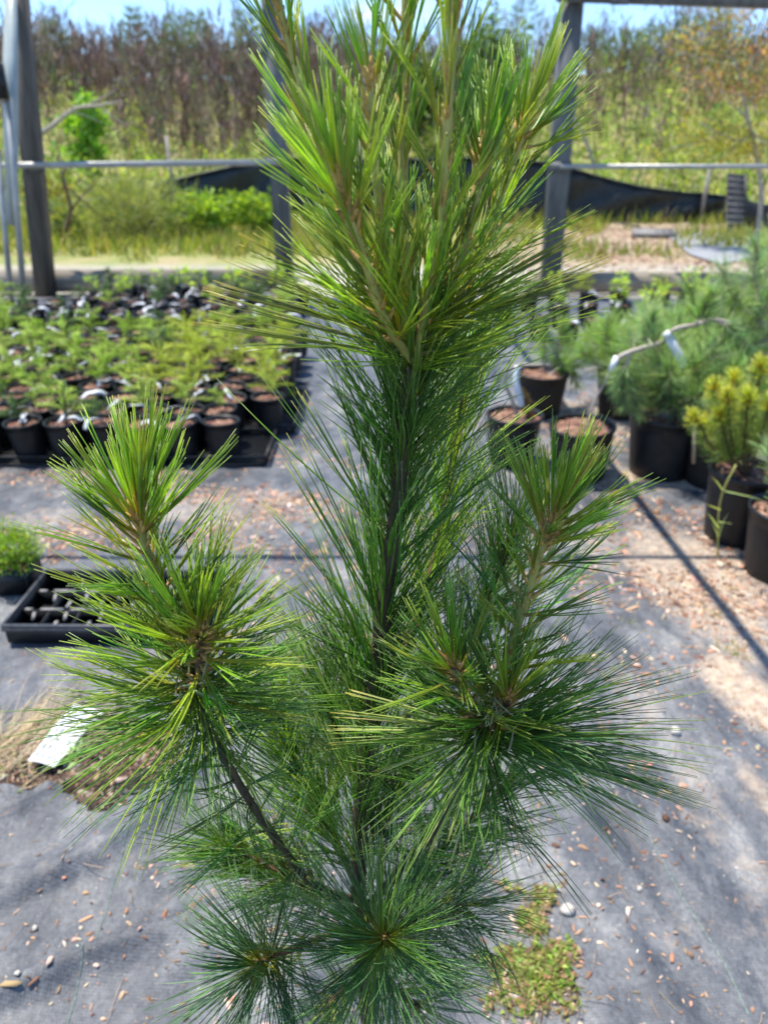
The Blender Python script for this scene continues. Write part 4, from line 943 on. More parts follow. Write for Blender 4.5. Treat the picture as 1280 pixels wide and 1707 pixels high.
# ------------------------------------------------------------------ white printed sheet on the soil
def mkquad(px, z): return [gp(a, c, z) for a, c in px]
A0, A1, A2, A3 = mkquad([(124, 1174), (174, 1187), (90, 1276), (46, 1266)], .062)
ctr = (A0 + A1 + A2 + A3) / 4; sh = empty('plant_label_sheet', ctr, 'white printed sheet of labels lying on the soil among dry grass', 'label sheet')
b = MB(); V = []; nu, nv = 6, 12
def bil(u, v_, z=0): return A0.lerp(A1, u).lerp(A3.lerp(A2, u), v_) - ctr + Vector((0, 0, z + .004 * math.sin(v_ * 5) + .003 * math.sin(u * 4)))
for z in (0, .0012):
    for i in range(nv + 1):
        for j in range(nu + 1): V.append(tuple(bil(j / nu, i / nv, z)))
Q = []; o_ = (nu + 1) * (nv + 1)
for i in range(nv):
    for j in range(nu):
        a = i * (nu + 1) + j; Q += [(a, a + nu + 1, a + nu + 2, a + 1), (o_ + a, o_ + a + 1, o_ + a + nu + 2, o_ + a + nu + 1)]
b.add(V, Q); b.build('paper', M['tag'], sh, True)
M['ink'] = plain('pale_grey_print', (.22, .24, .26), (.33, .35, .37), 40, .5, 0)
b = MB()
for i in range(7):
    for j in range(4):
        u0, v0 = .12 + j * .21, .05 + i * .135; du, dv = .13, .075
        b.add([tuple(bil(u0, v0, .0022)), tuple(bil(u0 + du, v0, .0022)), tuple(bil(u0 + du, v0 + dv, .0022)), tuple(bil(u0, v0 + dv, .0022))], [(0, 3, 2, 1)])
b.build('print', M['ink'], sh)
M['blue'] = plain('blue_tray', (.02, .09, .17), (.04, .14, .24), 9, .5, .1)
b = MB(); q = mkquad([(38, 1262), (62, 1236), (74, 1244), (48, 1280)], .030); V = [tuple(a) for a in q] + [tuple(a - Vector((0, 0, .02))) for a in q]; b.add(V, [(0, 3, 2, 1), (4, 5, 6, 7), (0, 1, 5, 4), (1, 2, 6, 5), (2, 3, 7, 6), (3, 0, 4, 7)])
tag(b.build('plastic_scrap', M['blue']), 'blue plastic scrap sticking out from under the white sheet', 'scrap')
b = MB(); q = mkquad([(168, 1184), (205, 1200), (175, 1232), (135, 1240)], .028); V = [tuple(a) for a in q] + [tuple(a - Vector((0, 0, .022))) for a in q]; b.add(V, [(0, 3, 2, 1), (4, 5, 6, 7), (0, 1, 5, 4), (1, 2, 6, 5), (2, 3, 7, 6), (3, 0, 4, 7)])
tag(b.build('dark_flap', M['silt']), 'dark flap of folded cloth at the right edge of the white sheet', 'flap')

# dry straw, small weeds and the weed patch
n = 900; t = RNG.uniform(0, 1, n); base = np.array([tuple(gp(-60, 1330))]) * (1 - t[:, None]) + np.array([tuple(gp(60, 1250))]) * t[:, None]; base = base + RNG.normal(size=(n, 3)) * [.06, .04, 0]; base[:, 2] = .005 + .02 * RNG.uniform(size=n)
D = nrm(np.stack([RNG.uniform(-.1, 1.0, n) + RNG.normal(size=n) * .3, RNG.uniform(.2, 1.2, n), RNG.uniform(-.05, .35, n)], -1)); s = Soup()
s.needles(base, D, RNG.uniform(.10, .26, n), np.stack([RNG.uniform(0, .35, n), RNG.normal(size=n) * .1, -RNG.uniform(.05, .35, n)], -1), np.full(n, .0009), *[vary([(.55, .44, .27), (.66, .55, .36), (.42, .32, .19), (.6, .5, .3)], n)] * 3, S=3)
tag(s.build('dry_grass', mat='chip'), kind='stuff')
b = MB(); b.tube(smoothpath([gp(-10, 1345, .02), gp(60, 1325, .035), gp(130, 1290, .045), gp(160, 1275, .04)], 5), .0022, 6, lump=.05); tag(b.build('straw', M['plank'], None, True), 'single long dry straw lying across the soil below the white sheet', 'straw')
def low_weed(name, pxs, n, rad, pal, L, label=None, kind=None, z0=.01):
    s = Soup()
    for (a, c, k) in pxs:
        q = gp(a, c); m_ = int(n * k); ang = RNG.uniform(0, 6.28, m_); rr = np.sqrt(RNG.uniform(0, 1, m_)) * rad; P = np.stack([q.x + np.cos(ang) * rr, q.y + np.sin(ang) * rr, z0 + RNG.uniform(0, rad * .45, m_)], -1)
        s.leaves(P, nrm(np.stack([np.cos(ang) + RNG.normal(size=m_) * .5, np.sin(ang) + RNG.normal(size=m_) * .5, RNG.uniform(.0, .7, m_)], -1)), RNG.uniform(*L, m_), RNG.uniform(*L, m_) * .5, vary(pal, m_, .22))
    ob = s.build(name); 
    if kind: tag(ob, kind=kind)
    else: tag(ob, label, 'weed')
    return ob
low_weed('weed', [(118, 1270, 1), (140, 1290, .7), (105, 1262, .6)], 26, .022, [(.26, .42, .16), (.34, .50, .20)], (.016, .030), 'small pale green weed sprouting at the lower end of the white sheet', z0=.05)
low_weed('soil_weeds', [(20, 1290, 1), (40, 1300, 1), (190, 1250, 1.4), (215, 1265, 1.4), (240, 1240, 1.6), (270, 1255, 1.2), (170, 1300, .6), (15, 1335, .6)], 30, .035, [(.22, .32, .06), (.32, .38, .10), (.14, .24, .05)], (.008, .02), kind='stuff', z0=.02)
# ragged patch of creeping weeds rooted through a split in the cloth, litter caught in it
A_p, B_p = gp(885, 1495), gp(880, 1680); n = 9000; t = RNG.uniform(0, 1, n); x = A_p.x + (B_p.x - A_p.x) * t + RNG.normal(size=n) * .060; y = A_p.y + (B_p.y - A_p.y) * t + RNG.normal(size=n) * .018
dn = fbm(x * 26, y * 26, 4, 77); ex = np.abs(x - (A_p.x + (B_p.x - A_p.x) * t)) / .085; k = dn > .40 + .34 * ex ** 2; x, y, dn = x[k], y[k], dn[k]; n = len(x)
kk = RNG.uniform(size=n) < .62; zc = cloth_z(x, y)
flakes('leaf_litter', np.stack([x, y, zc + .002], -1)[kk], RNG.lognormal(math.log(.006), .5, kk.sum()), vary([(.26, .17, .11), (.38, .28, .20), (.20, .12, .08), (.14, .10, .06), (.45, .36, .27)], kk.sum()))
x, y, zc = x[~kk], y[~kk], zc[~kk]; n = len(x); s = Soup(); a = RNG.uniform(0, 6.28, n)
s.leaves(np.stack([x, y, zc + .002 + RNG.uniform(0, .020, n) * fbm(x * 18, y * 18, 2, 5)], -1), np.stack([np.cos(a), np.sin(a), RNG.uniform(-.1, .6, n)], -1), RNG.uniform(.006, .017, n), RNG.uniform(.003, .008, n), vary([(.22, .34, .055), (.32, .40, .08), (.36, .36, .12), (.15, .25, .04), (.34, .20, .10)], n, .22))
m_ = 260; q_ = RNG.integers(0, n, m_); a = RNG.uniform(0, 6.28, m_)
s.needles(np.stack([x[q_], y[q_], zc[q_] + .004], -1), np.stack([np.cos(a), np.sin(a), np.full(m_, .15)], -1), RNG.uniform(.02, .05, m_), RNG.normal(size=(m_, 3)) * .3, np.full(m_, .0007), *[vary([(.36, .24, .12), (.26, .30, .08)], m_)] * 3, S=3)
tag(s.build('weed_patch'), kind='stuff')
def tuft(px, py, n, h, pal, label):
    q = gp(px, py); s = Soup(); P = np.array(tuple(q)) + RNG.normal(size=(n, 3)) * [.018, .018, 0]; s.blades(P, updir(n, .45), RNG.uniform(.4, 1, n) * h, np.full(n, .0035), RNG.normal(size=(n, 3)) * .2, vary(pal, n)); tag(s.build('grass_tuft'), label, 'grass tuft')
tuft(1212, 1098, 110, .055, [(.26, .32, .07), (.40, .40, .14)], 'small green grass tuft growing in the sandy litter on the right')
tuft(1050, 1050, 60, .04, [(.36, .40, .16), (.44, .44, .20)], 'faint pale grass tuft just right of the long right needles')
tuft(1185, 1035, 30, .05, [(.28, .34, .10)], 'sparse thin grass tuft above the greener tuft on the right')
tuft(480, 665, 50, .10, [(.26, .34, .07), (.2, .3, .06)], 'green grass tuft growing at the right edge of the left bed beside the pine')

# ------------------------------------------------------------------ bigger potted conifers, right side
def big_pot(px, py, R, H, label, mat='pot', tilt=(0, 0), name='potted_pine', pal=None):
    q = gp(px, py, H); root = empty(name, (q.x, q.y, .006), label, 'potted plant'); root.rotation_euler = (tilt[0], tilt[1], 0)
    pot_mesh(R, H, .006, parent=root, mat=mat, k=36); soil_mesh(R - .006, H * .90, root, 110, pal, fs=.018); return root
def loc(root, x, y, dy=0.0):
    return at(x, y, root.location.y + dy) - root.location
BLUE = [(.32, .48, .22), (.40, .57, .27), (.23, .39, .20), (.50, .63, .30)]; GRN = [(.35, .54, .14), (.44, .62, .18), (.28, .45, .13)]
def pine_crown(root, shoots, pal, L, cnt, r=.0011, base=(.2, .22, .08), S=2, mat='needle', ang=(50, 28)):
    parts = []; b = MB()
    for sh_ in shoots:
        P = smoothpath(sh_, 6); n = len(P); b.tube(P, [.0055 * (1 - .6 * i / n) for i in range(n)], 6); parts.append(shoot_needles(P, .2, 1, int(cnt * 1.0), (L, L * .85), ang, 3, .10, r=r, pal=pal, base=base, bend=(0, 0, .02), bj=.12))
    b.build('branch', M['grey_bark'], root, True); V, Q, T, C = needles_mesh(*cat(parts), S=S); finish('foliage', V, [Q, T], M[mat], root, C)
# B: weeping graft
B = big_pot(975, 708, .132, .235, 'weeping pine in a black pot, its pale crooked stem tied with white tape and tag', 'pot', (.03, -.06))
stem = [Vector((.01, 0, .20)), loc(B, 1000, 665), loc(B, 1030, 615), loc(B, 1038, 600), loc(B, 1062, 588, -.02), loc(B, 1096, 580, -.03), loc(B, 1118, 573, -.05), loc(B, 1124, 562, -.06), loc(B, 1142, 552, -.06), loc(B, 1170, 548, -.07), loc(B, 1200, 541, -.08), loc(B, 1225, 548, -.08)]
b = MB(); P = smoothpath(stem[:3], 6); b.tube(P, [.0055] * len(P), 8, lump=.05); b.build('stem', M['grey_bark'], B, True)
b = MB(); P = smoothpath(stem[2:], 6); b.tube(P, [.0112 - .004 * i / len(P) for i in range(len(P))], 8, lump=.06); b.build('crooked_stem', M['grey_bark'], B, True)
b = MB(); b.tube([stem[2] + Vector((-.006, 0, -.012)), stem[3] + Vector((.0, 0, .012))], .0145, 9, lump=.05); b.build('tape', M['tape'], B, True); b = MB(); b.tube([stem[7] + Vector((-.012, 0, -.010)), stem[7] + Vector((.008, 0, .008))], .014, 9, lump=.05); b.build('tape', M['tape'], B, True)
strip_tag(B, [stem[7], loc(B, 1132, 578, -.08), loc(B, 1143, 600, -.09), loc(B, 1150, 618, -.09)], .034, .002, side=(1, .2, .35))
pine_crown(B, [[stem[4], loc(B, 1052, 625, -.03), loc(B, 1062, 665, -.04), loc(B, 1070, 690, -.05)], [stem[4], loc(B, 1040, 640, -.03), loc(B, 1045, 672, -.05)], [stem[5], loc(B, 1090, 560, .02), loc(B, 1098, 535, .03)], [stem[10], loc(B, 1230, 560, -.1), loc(B, 1250, 590, -.12)], [stem[9], loc(B, 1185, 530, -.1), loc(B, 1200, 500, -.12)]], BLUE, .075, 110)
# C: large blue-green pine
C_ = big_pot(1112, 690, .150, .27, 'bushy blue-green pine in the broad black pot behind the white-tagged crooked stem')
sh = []
for i in range(15):
    a = i * 2.4; f = i / 15; top_ = Vector((math.cos(a) * .24 * (1 - f * .4), math.sin(a) * .20, .36 + .30 * f)); sh.append([Vector((0, 0, .22)), Vector((math.cos(a) * .08, math.sin(a) * .06, .30 + .2 * f)), top_])
pine_crown(C_, sh, BLUE, .125, 92, r=.0009, ang=(64, 38))
# A: dark pot with brown drooping needles
A_ = big_pot(858, 692, .118, .225, 'black pot with a brown wilted graft, bent pale stem and hanging white tag', 'pot')
pts = [Vector((.02, 0, .2)), loc(A_, 850, 660), loc(A_, 842, 640), loc(A_, 845, 618), loc(A_, 862, 609, -.02), loc(A_, 905, 608, -.03)]
b = MB(); P = smoothpath(pts, 6); b.tube(P, [.0085 - .003 * i / len(P) for i in range(len(P))], 8, lump=.06); b.build('bent_stem', M['grey_bark'], A_, True)
strip_tag(A_, [pts[4] + Vector((0, -.012, 0)), loc(A_, 860, 635, -.05), loc(A_, 866, 660, -.06), loc(A_, 869, 678, -.06)], .026, .002, side=(1, .1, 0))
Pn = shoot_needles(smoothpath([loc(A_, 862, 640), loc(A_, 872, 665), loc(A_, 880, 690)], 4), 0, 1, 60, (.05, .06), (35, 15), 5, .12, r=.0012, pal=[(.42, .24, .10), (.34, .17, .07), (.30, .26, .10)], base=(.3, .2, .1), tip=(.45, .3, .15)); V, Q, T, C = needles_mesh(*Pn, S=2); finish('brown_foliage', V, [Q, T], M['needle'], A_, C)
# D, G and others behind
D_p = big_pot(1208, 712, .145, .25, 'dark dusty pot behind the yellow-tipped pine, with a tan cane beside it', 'pot_brown')
b = MB(); b.tube([loc(D_p, 1158, 700, -.15), loc(D_p, 1155, 772, -.15)], .007, 6); b.build('cane', M['plank'], D_p, True)
sh = [[Vector((0, 0, .2)), Vector((math.cos(a) * .1, math.sin(a) * .1, .34)), Vector((math.cos(a) * .2, math.sin(a) * .2, .46 + .02 * k))] for k, a in enumerate([0, 1.1, 2.2, 3.3, 4.2, 5.2])]
pine_crown(D_p, sh, GRN, .095, 80)
Gp = big_pot(905, 622, .128, .225, 'dusty brown-black pot with a loose green pine, behind the bent-stem pot', 'pot_brown')
sh = [[Vector((.02, .05, .18)), loc(Gp, 930, 590, .1), loc(Gp, 940, 540, .15)], [Vector((.02, 0, .2)), loc(Gp, 950, 600, .0), loc(Gp, 985, 590, -.03)], [Vector((.02, .05, .18)), loc(Gp, 965, 570, .2), loc(Gp, 990, 545, .2)], [Vector((.02, .05, .18)), loc(Gp, 950, 610, .1), loc(Gp, 960, 640, .05)], [Vector((.02, .05, .18)), loc(Gp, 905, 580, .1), loc(Gp, 905, 545, .15)]]
pine_crown(Gp, sh, GRN, .085, 110, r=.0009, ang=(64, 36))
# E: pot with yellow-tipped mugo-like pine
E_ = big_pot(1248, 783, .128, .27, 'pine with golden yellow tips in a black pot at the right edge', 'pot')
sh = []; TP = [(1158, 694), (1178, 712), (1200, 690), (1190, 645), (1222, 628), (1246, 660), (1268, 608), (1252, 712), (1285, 668), (1236, 690), (1300, 630), (1212, 660)]
for i, (a, c) in enumerate(TP): dy = .10 * math.sin(i * 2.1); t_ = loc(E_, a, c, dy); sh.append([Vector((0, 0, .24)), Vector((t_.x * .55, t_.y * .55, .25 + (t_.z - .25) * .35)), t_])
parts = []; b = MB()
for s_ in sh: P = smoothpath(s_, 6); b.tube(P, [.005 * (1 - .5 * i / len(P)) for i in range(len(P))], 6); parts.append(shoot_needles(P, .35, .9, 80, (.058, .055), (66, 48), 3, .14, r=.0009, pal=[(.36, .48, .10), (.46, .54, .14), (.26, .38, .08)]))
b.build('branch', M['brown_bark'], E_, True); V, Q, T, C = needles_mesh(*cat(parts), S=2); finish('foliage', V, [Q, T], M['needle'], E_, C); parts = []
for s_ in sh: parts.append(shoot_needles(smoothpath(s_, 6), .90, 1, 44, (.046, .042), (80, 20), 3, .14, r=.0011, pal=[(.52, .56, .05), (.42, .52, .06), (.58, .60, .09)], base=(.5, .34, .03), tip=(.6, .6, .12)))
V, Q, T, C = needles_mesh(*cat(parts), S=2); finish('golden_tips', V, [Q, T], M['needle'], E_, C)
sh = [[loc(E_, 1290, 760), loc(E_, 1270, 740, -.05), loc(E_, 1262, 735, -.08)]]; 
# F: pot cut by the right edge
F_ = big_pot(1322, 850, .128, .24, 'black pot cut off by the right edge, nearest of the right-hand pots', 'pot')
sh = [[Vector((0, 0, .2)), Vector((-.03, 0, .30)), Vector((-.08 + .03 * k, .08 * math.cos(k * 2), .40 + .03 * k))] for k in range(5)]
pine_crown(F_, sh, BLUE, .075, 70)
# taller pines along the right edge, farther back
for (px, py, R, H, hh, lab, wd) in [(1238, 620, .14, .25, .80, 'tall blue-green pine behind the crooked stem at the right edge', .30), (1180, 610, .14, .25, .40, 'mid-height soft green pine behind the crooked stem, left of the tallest', .28), (1290, 590, .14, .25, .85, 'upright grey-green pine mostly cut off by the right edge', .26),
                                   (1040, 622, .13, .23, .20, 'low loose green pine just behind the weeping graft', .24), (1105, 600, .13, .23, .22, 'low bushy blue-green pine between the small group of pots and the large ones', .24)]:
    r_ = big_pot(px, py, R, H, lab, 'pot_brown'); sh = []
    for i in range(14):
        a = i * 2.4 + px; f = i / 14; sh.append([Vector((0, 0, .2 + hh * f * .6)), Vector((math.cos(a) * wd * .4, math.sin(a) * wd * .4, .24 + hh * f * .72)), Vector((math.cos(a) * wd * (1 - f * .55), math.sin(a) * wd * (1 - f * .55), .34 + hh * f * .78))])
    sh.append([Vector((0, 0, .15)), Vector((.01, 0, .2 + hh * .5)), Vector((0, 0, .28 + hh))]); pine_crown(r_, sh, BLUE if 'blue' in lab or 'grey' in lab else GRN, .12, 68, r=.0009, ang=(64, 36))
# bare S-shaped stem of another graft in front of the tall pine
q = gp(1252, 640); gr_ = empty('grafted_stem', (q.x, q.y, 0), 'bare pale S-shaped graft stem showing in front of the tall blue-green pine', 'plant'); P = [at(a, c, q.y) - q for a, c in ((1238, 640), (1234, 560), (1236, 540), (1241, 520), (1243, 505), (1236, 498))]
b = MB(); P = smoothpath(P, 6); b.tube(P, [.010 - .003 * i / len(P) for i in range(len(P))], 8, lump=.08); b.build('stem', M['grey_bark'], gr_, True)
# young loose pines standing before the right sill
for (px, py, Y0, lab) in [(1000, 415, 8.2, 'thin blue-green potted pine beyond the right sill, left one'), (1035, 455, 6.95, 'dark leafy plant against the right sill, left one')]:
    pass
# weed growing by the right pots
q = gp(1196, 935); wd_ = empty('tall_weed', q, 'thin pale green weed with strap leaves growing before the right-edge pot', 'weed'); b = MB(); b.tube(smoothpath([Vector((0, 0, 0)), at(1197, 860, q.y) - q, at(1205, 818, q.y - .02) - q, at(1226, 775, q.y - .03) - q], 5), .0032, 5); b.build('stem', M['new_bark'], wd_, True)
s = Soup(); dirs = [(1205, 818, 1283, 832), (1205, 818, 1186, 790), (1205, 818, 1232, 760), (1200, 850, 1176, 838), (1197, 880, 1178, 850), (1198, 880, 1216, 850), (1197, 895, 1185, 865), (1197, 895, 1208, 860), (1198, 870, 1222, 872)]
P = np.array([tuple(at(a, c, q.y - .02) - q) for a, c, _, _ in dirs]); E2 = np.array([tuple(at(a, c, q.y - .04) - q) for _, _, a, c in dirs]); Dd = E2 - P; n = len(P)
s.blades(P, Dd, np.linalg.norm(Dd, axis=1), np.full(n, .0055), np.tile([[0, 0, -.08]], (n, 1)), vary([(.40, .50, .20)], n)); s.build('leaf', wd_)
# ================================================================== THE PINE IN FRONT
YT = .48
pine = empty('white_pine', (-.02, YT, .004), 'young white pine with long green needles standing close in front of everything', 'pine tree')
O = pine.location.copy()
def hp(x, y, dy=0.0): return at(x, y, YT + dy) - O
pot_mesh(.11, .20, parent=pine, k=32); soil_mesh(.104, .18, pine, 80)
POOL = []
NEW = [(.30, .46, .055), (.38, .52, .065), (.23, .39, .055), (.45, .54, .08)]
OLD = [(.160, .310, .058), (.200, .365, .065), (.115, .245, .055), (.25, .41, .08)]
BLU = [(.145, .290, .110), (.180, .330, .125), (.110, .240, .100), (.27, .41, .19)]
SUNY = [(.38, .53, .055), (.44, .58, .07), (.30, .46, .055)]  # yellower green, sunlight painted into the needles of shoots behind the trunk
SB = (.54, .46, .055)
def hshoot(name, px, r0, r1, mat, groups, lump=.07, k=12):
    pts = smoothpath([hp(*p) for p in px], 12); n = len(pts)
    b = MB(); rad = np.array([r0 + (r1 - r0) * (i / (n - 1)) for i in range(n)]) * (1 + .05 * RNG.normal(size=n)); b.tube(pts, rad, k, lump=lump)
    # leaf scars: small raised scales spiralling up the shoot
    L = sum((pts[i + 1] - pts[i]).length for i in range(n - 1)); m_ = int(L / .006)
    for i in range(m_):
        f = (i + .5) / m_ * (n - 1); j = min(int(f), n - 2); p = pts[j].lerp(pts[j + 1], f - j); d = (pts[j + 1] - pts[j]).normalized(); a = i * 2.4
        s_ = d.orthogonal().normalized(); u = d.cross(s_); o_ = s_ * math.cos(a) + u * math.sin(a); rr = rad[j]
        b.tube([p + o_ * rr * .80, p + o_ * (rr * 1.12) + d * .0018], [.0011, .0005], 4)
    b.build(name, M[mat], pine, True)
    for g in groups:
        POOL.append(shoot_needles(pts, **g))
    return pts
def G(t0, t1, count, L, ang, pal, **k):
    d = dict(t0=t0, t1=t1, count=int(count * (.94 if k.get('r') == .00052 else 1.2)), L=L, ang=ang, pal=pal); d.update(k); return d
nw = dict(spread=.030, r=.00052, base=SB, tip=(.34, .40, .16), bj=.07)
od = dict(spread=.085, r=.00047, base=(.20, .15, .05), tip=(.26, .30, .12), bj=.13, lv=.15)
bl = dict(spread=.080, r=.00045, base=(.46, .46, .06), tip=(.22, .32, .18), bj=.11, lv=.14)
# trunk, from the soil to the whorl
low = [hp(612, 1707), hp(604, 1560)]
pts = smoothpath([Vector((.006, 0, .17)), hp(614, 1760), hp(612, 1690), hp(602, 1560), hp(598, 1450), hp(603, 1340), hp(612, 1240), hp(622, 1150), hp(637, 1040), hp(650, 940), hp(661, 850), hp(668, 770), hp(680, 680), hp(690, 595)], 10)
n = len(pts); b = MB(); rad = np.array([.0080 - .0027 * i / (n - 1) for i in range(n)]) * (1 + .03 * RNG.normal(size=n)); b.tube(pts, rad, 18, lump=.03)
for i in range(230):
    f = RNG.uniform(.15, 1) * (n - 1); j = min(int(f), n - 2); p = pts[j]; d = (pts[j + 1] - p).normalized(); a = i * 2.4; s_ = d.orthogonal().normalized(); u = d.cross(s_); o_ = s_ * math.cos(a) + u * math.sin(a)
    b.tube([p + o_ * rad[j] * .85, p + o_ * rad[j] * 1.13 + d * .0015], [.0015, .0007], 5)
b.build('trunk', M['old_bark'], pine, True)
tmp_ = shoot_needles(pts, .66, .99, 180, (.105, .095), (24, 30), pal=OLD, **{**od, 'r': .00049, 'spread': .075})
kp = np.repeat((tmp_[1][::5, 1] > -.20) | (RNG.uniform(size=180) < .36), 5); POOL.append([a_[kp] for a_ in tmp_])
POOL.append(shoot_needles(pts, .50, .70, 62, (.108, .10), (26, 30), pal=OLD, **od))
POOL.append(shoot_needles(pts, .22, .50, 20, (.085, .08), (40, 50), pal=BLU, **od))
POOL.append(shoot_needles(pts, .91, .995, 44, (.095, .085), (36, 48), pal=OLD, **od))
# whorl of long needles where the leaders part
POOL.append(shoot_needles([hp(688, 625), hp(690, 560), hp(690, 510)], 0, 1, 68, (.095, .085), (66, 52), pal=[(.30, .42, .05), (.37, .48, .055), (.22, .34, .05)], **{**od, 'tip': (.42, .38, .10), 'bend': (0, 0, .05)}))
# leaders
A1 = hshoot('leader', [(690, 595), (677, 450), (672, 300), (676, 150), (678, 0), (680, -150), (681, -260)], .0034, .0026, 'new_bark', [G(.03, 1, 52, (.060, .050), (30, 24), NEW, **nw)])
A2 = hshoot('shoot', [(694, 600, -.005), (715, 480, -.02), (735, 330, -.03), (748, 160, -.032), (762, -40, -.03), (768, -170, -.03)], .0033, .0025, 'new_bark', [G(.05, 1, 44, (.058, .050), (30, 24), NEW, **nw)])
A3 = hshoot('shoot', [(684, 600, -.01), (640, 530, -.03), (607, 430, -.045), (585, 370, -.05), (572, 322, -.052)], .0029, .0024, 'new_bark', [G(.12, .9, 24, (.072, .060), (34, 28), NEW, **nw), G(.86, 1, 24, (.060, .056), (52, 6), NEW, **nw)])
A4 = hshoot('shoot', [(684, 590, .01), (610, 440, .03), (545, 270, .04), (500, 140, .045), (468, 20, .045), (455, -40, .045)], .0034, .0022, 'new_bark', [G(.1, .95, 34, (.068, .052), (34, 26), NEW, **nw), G(.80, 1, 12, (.055, .05), (34, 6), NEW, **nw)])
A5 = hshoot('shoot', [(700, 595, .005), (775, 480, .012), (825, 360, .02), (852, 270, .02), (876, 205, .02)], .0036, .0032, 'new_bark', [G(.1, .9, 24, (.080, .052), (36, 30), NEW, **nw), G(.86, 1, 24, (.052, .048), (56, 6), NEW, **nw)])
A6 = hshoot('shoot', [(700, 590, .03), (745, 450, .06), (785, 330, .08), (800, 230, .085)], .0030, .0022, 'new_bark', [G(.1, 1, 18, (.080, .060), (34, 22), OLD, **nw)])
A7 = hshoot('shoot', [(688, 590, .03), (650, 460, .06), (630, 360, .07)], .0028, .002, 'new_bark', [G(.1, 1, 16, (.085, .065), (32, 20), OLD, **nw)])
A8 = hshoot('shoot', [(690, 590, -.005), (655, 470, -.02), (632, 330, -.025), (620, 200, -.025), (618, 130, -.025)], .0030, .0024, 'new_bark', [G(.1, .95, 14, (.062, .050), (30, 24), NEW, **nw), G(.85, 1, 8, (.052, .05), (40, 6), NEW, **nw)])
A9 = hshoot('shoot', [(698, 590, .0), (752, 470, -.01), (790, 350, -.012), (806, 250, -.012)], .0030, .0024, 'new_bark', [G(.1, .95, 22, (.064, .050), (30, 24), NEW, **nw), G(.85, 1, 12, (.05, .048), (40, 6), NEW, **nw)])
# left side branch and its shoots
Bm = hshoot('branch', [(600, 1500), (560, 1492, -.01), (510, 1462, -.03), (455, 1392, -.045), (402, 1312, -.055), (352, 1222, -.06), (328, 1165, -.06)], .0040, .0030, 'old_bark', [G(.30, .98, 30, (.085, .09), (70, 60), OLD, **od)], .05)
B1 = hshoot('shoot', [(328, 1165, -.06), (295, 1050, -.052), (255, 950, -.05), (236, 885, -.05), (232, 838, -.05)], .0032, .0030, 'new_bark', [G(.02, .9, 60, (.084, .070), (44, 40), NEW + OLD, **nw), G(.84, 1, 42, (.070, .066), (50, 6), NEW, **nw)])
B2 = hshoot('shoot', [(326, 1165, -.062), (333, 1110, -.075), (334, 1052, -.085)], .0028, .0026, 'brown_bark', [G(.0, .9, 56, (.090, .074), (72, 52), NEW + OLD, **nw), G(.8, 1, 30, (.072, .066), (66, 8), NEW, **nw)])
POOL.append(shoot_needles([hp(335, 1195, -.06), hp(326, 1130, -.065)], 0, 1, 66, (.098, .090), (98, 60), pal=OLD + NEW, **{**od, 'bend': (0, 0, .03)}))
POOL.append(shoot_needles([hp(365, 1250, -.06), hp(335, 1190, -.06)], 0, 1, 26, (.090, .095), (105, 80), pal=BLU, **{**od, 'bend': (0, 0, -.05)}))
# right side branch and its shoots
Cm = hshoot('branch', [(605, 1520), (650, 1470, -.015), (715, 1395, -.035), (768, 1305, -.045), (800, 1235, -.055), (812, 1208, -.055)], .0042, .0032, 'old_bark', [G(.35, .98, 26, (.085, .09), (75, 60), OLD, **od)], .05)
C1 = hshoot('shoot', [(812, 1208, -.055), (842, 1110, -.05), (872, 1010, -.045), (902, 915, -.045), (926, 852, -.045)], .0031, .0029, 'new_bark', [G(.02, .9, 56, (.082, .066), (52, 44), NEW + OLD, **nw), G(.85, 1, 42, (.064, .060), (60, 8), NEW, **nw)])
C2 = hshoot('shoot', [(806, 1212, -.058), (778, 1160, -.07), (753, 1105, -.078)], .0030, .0026, 'brown_bark', [G(.1, .9, 24, (.075, .060), (52, 36), OLD + NEW, **nw), G(.8, 1, 24, (.058, .054), (60, 8), OLD + NEW, **nw)])
C3 = hshoot('shoot', [(815, 1210, -.058), (838, 1190, -.07), (848, 1160, -.08)], .0030, .0026, 'brown_bark', [G(.1, 1, 30, (.074, .064), (62, 15), NEW + OLD, **nw)])
POOL.append(shoot_needles([hp(800, 1240, -.055), hp(818, 1190, -.06)], 0, 1, 64, (.100, .088), (98, 58), pal=OLD, **{**od, 'bend': (0, 0, .0)}))
POOL.append(shoot_needles([hp(815, 1238, -.055), hp(860, 1230, -.065)], 0, 1, 34, (.118, .112), (34, 20), pal=BLU + OLD, **{**od, 'bend': (0, 0, -.14), 'tip': (.44, .44, .16)}))
# tip that points at the camera, low in the middle, and its neighbour to the left
D1 = hshoot('shoot', [(602, 1600), (612, 1590, -.04), (630, 1572, -.09), (642, 1562, -.12)], .0036, .0028, 'brown_bark', [G(.35, .9, 46, (.098, .09), (84, 60), BLU, **bl), G(.84, 1, 54, (.092, .080), (84, 22), BLU + OLD, **bl)])
E1 = hshoot('shoot', [(600, 1545), (545, 1560, -.03), (480, 1585, -.07), (428, 1606, -.095)], .0034, .0026, 'brown_bark', [G(.45, .92, 16, (.085, .08), (80, 65), BLU, **bl), G(.86, 1, 48, (.084, .074), (88, 24), BLU, **bl)])
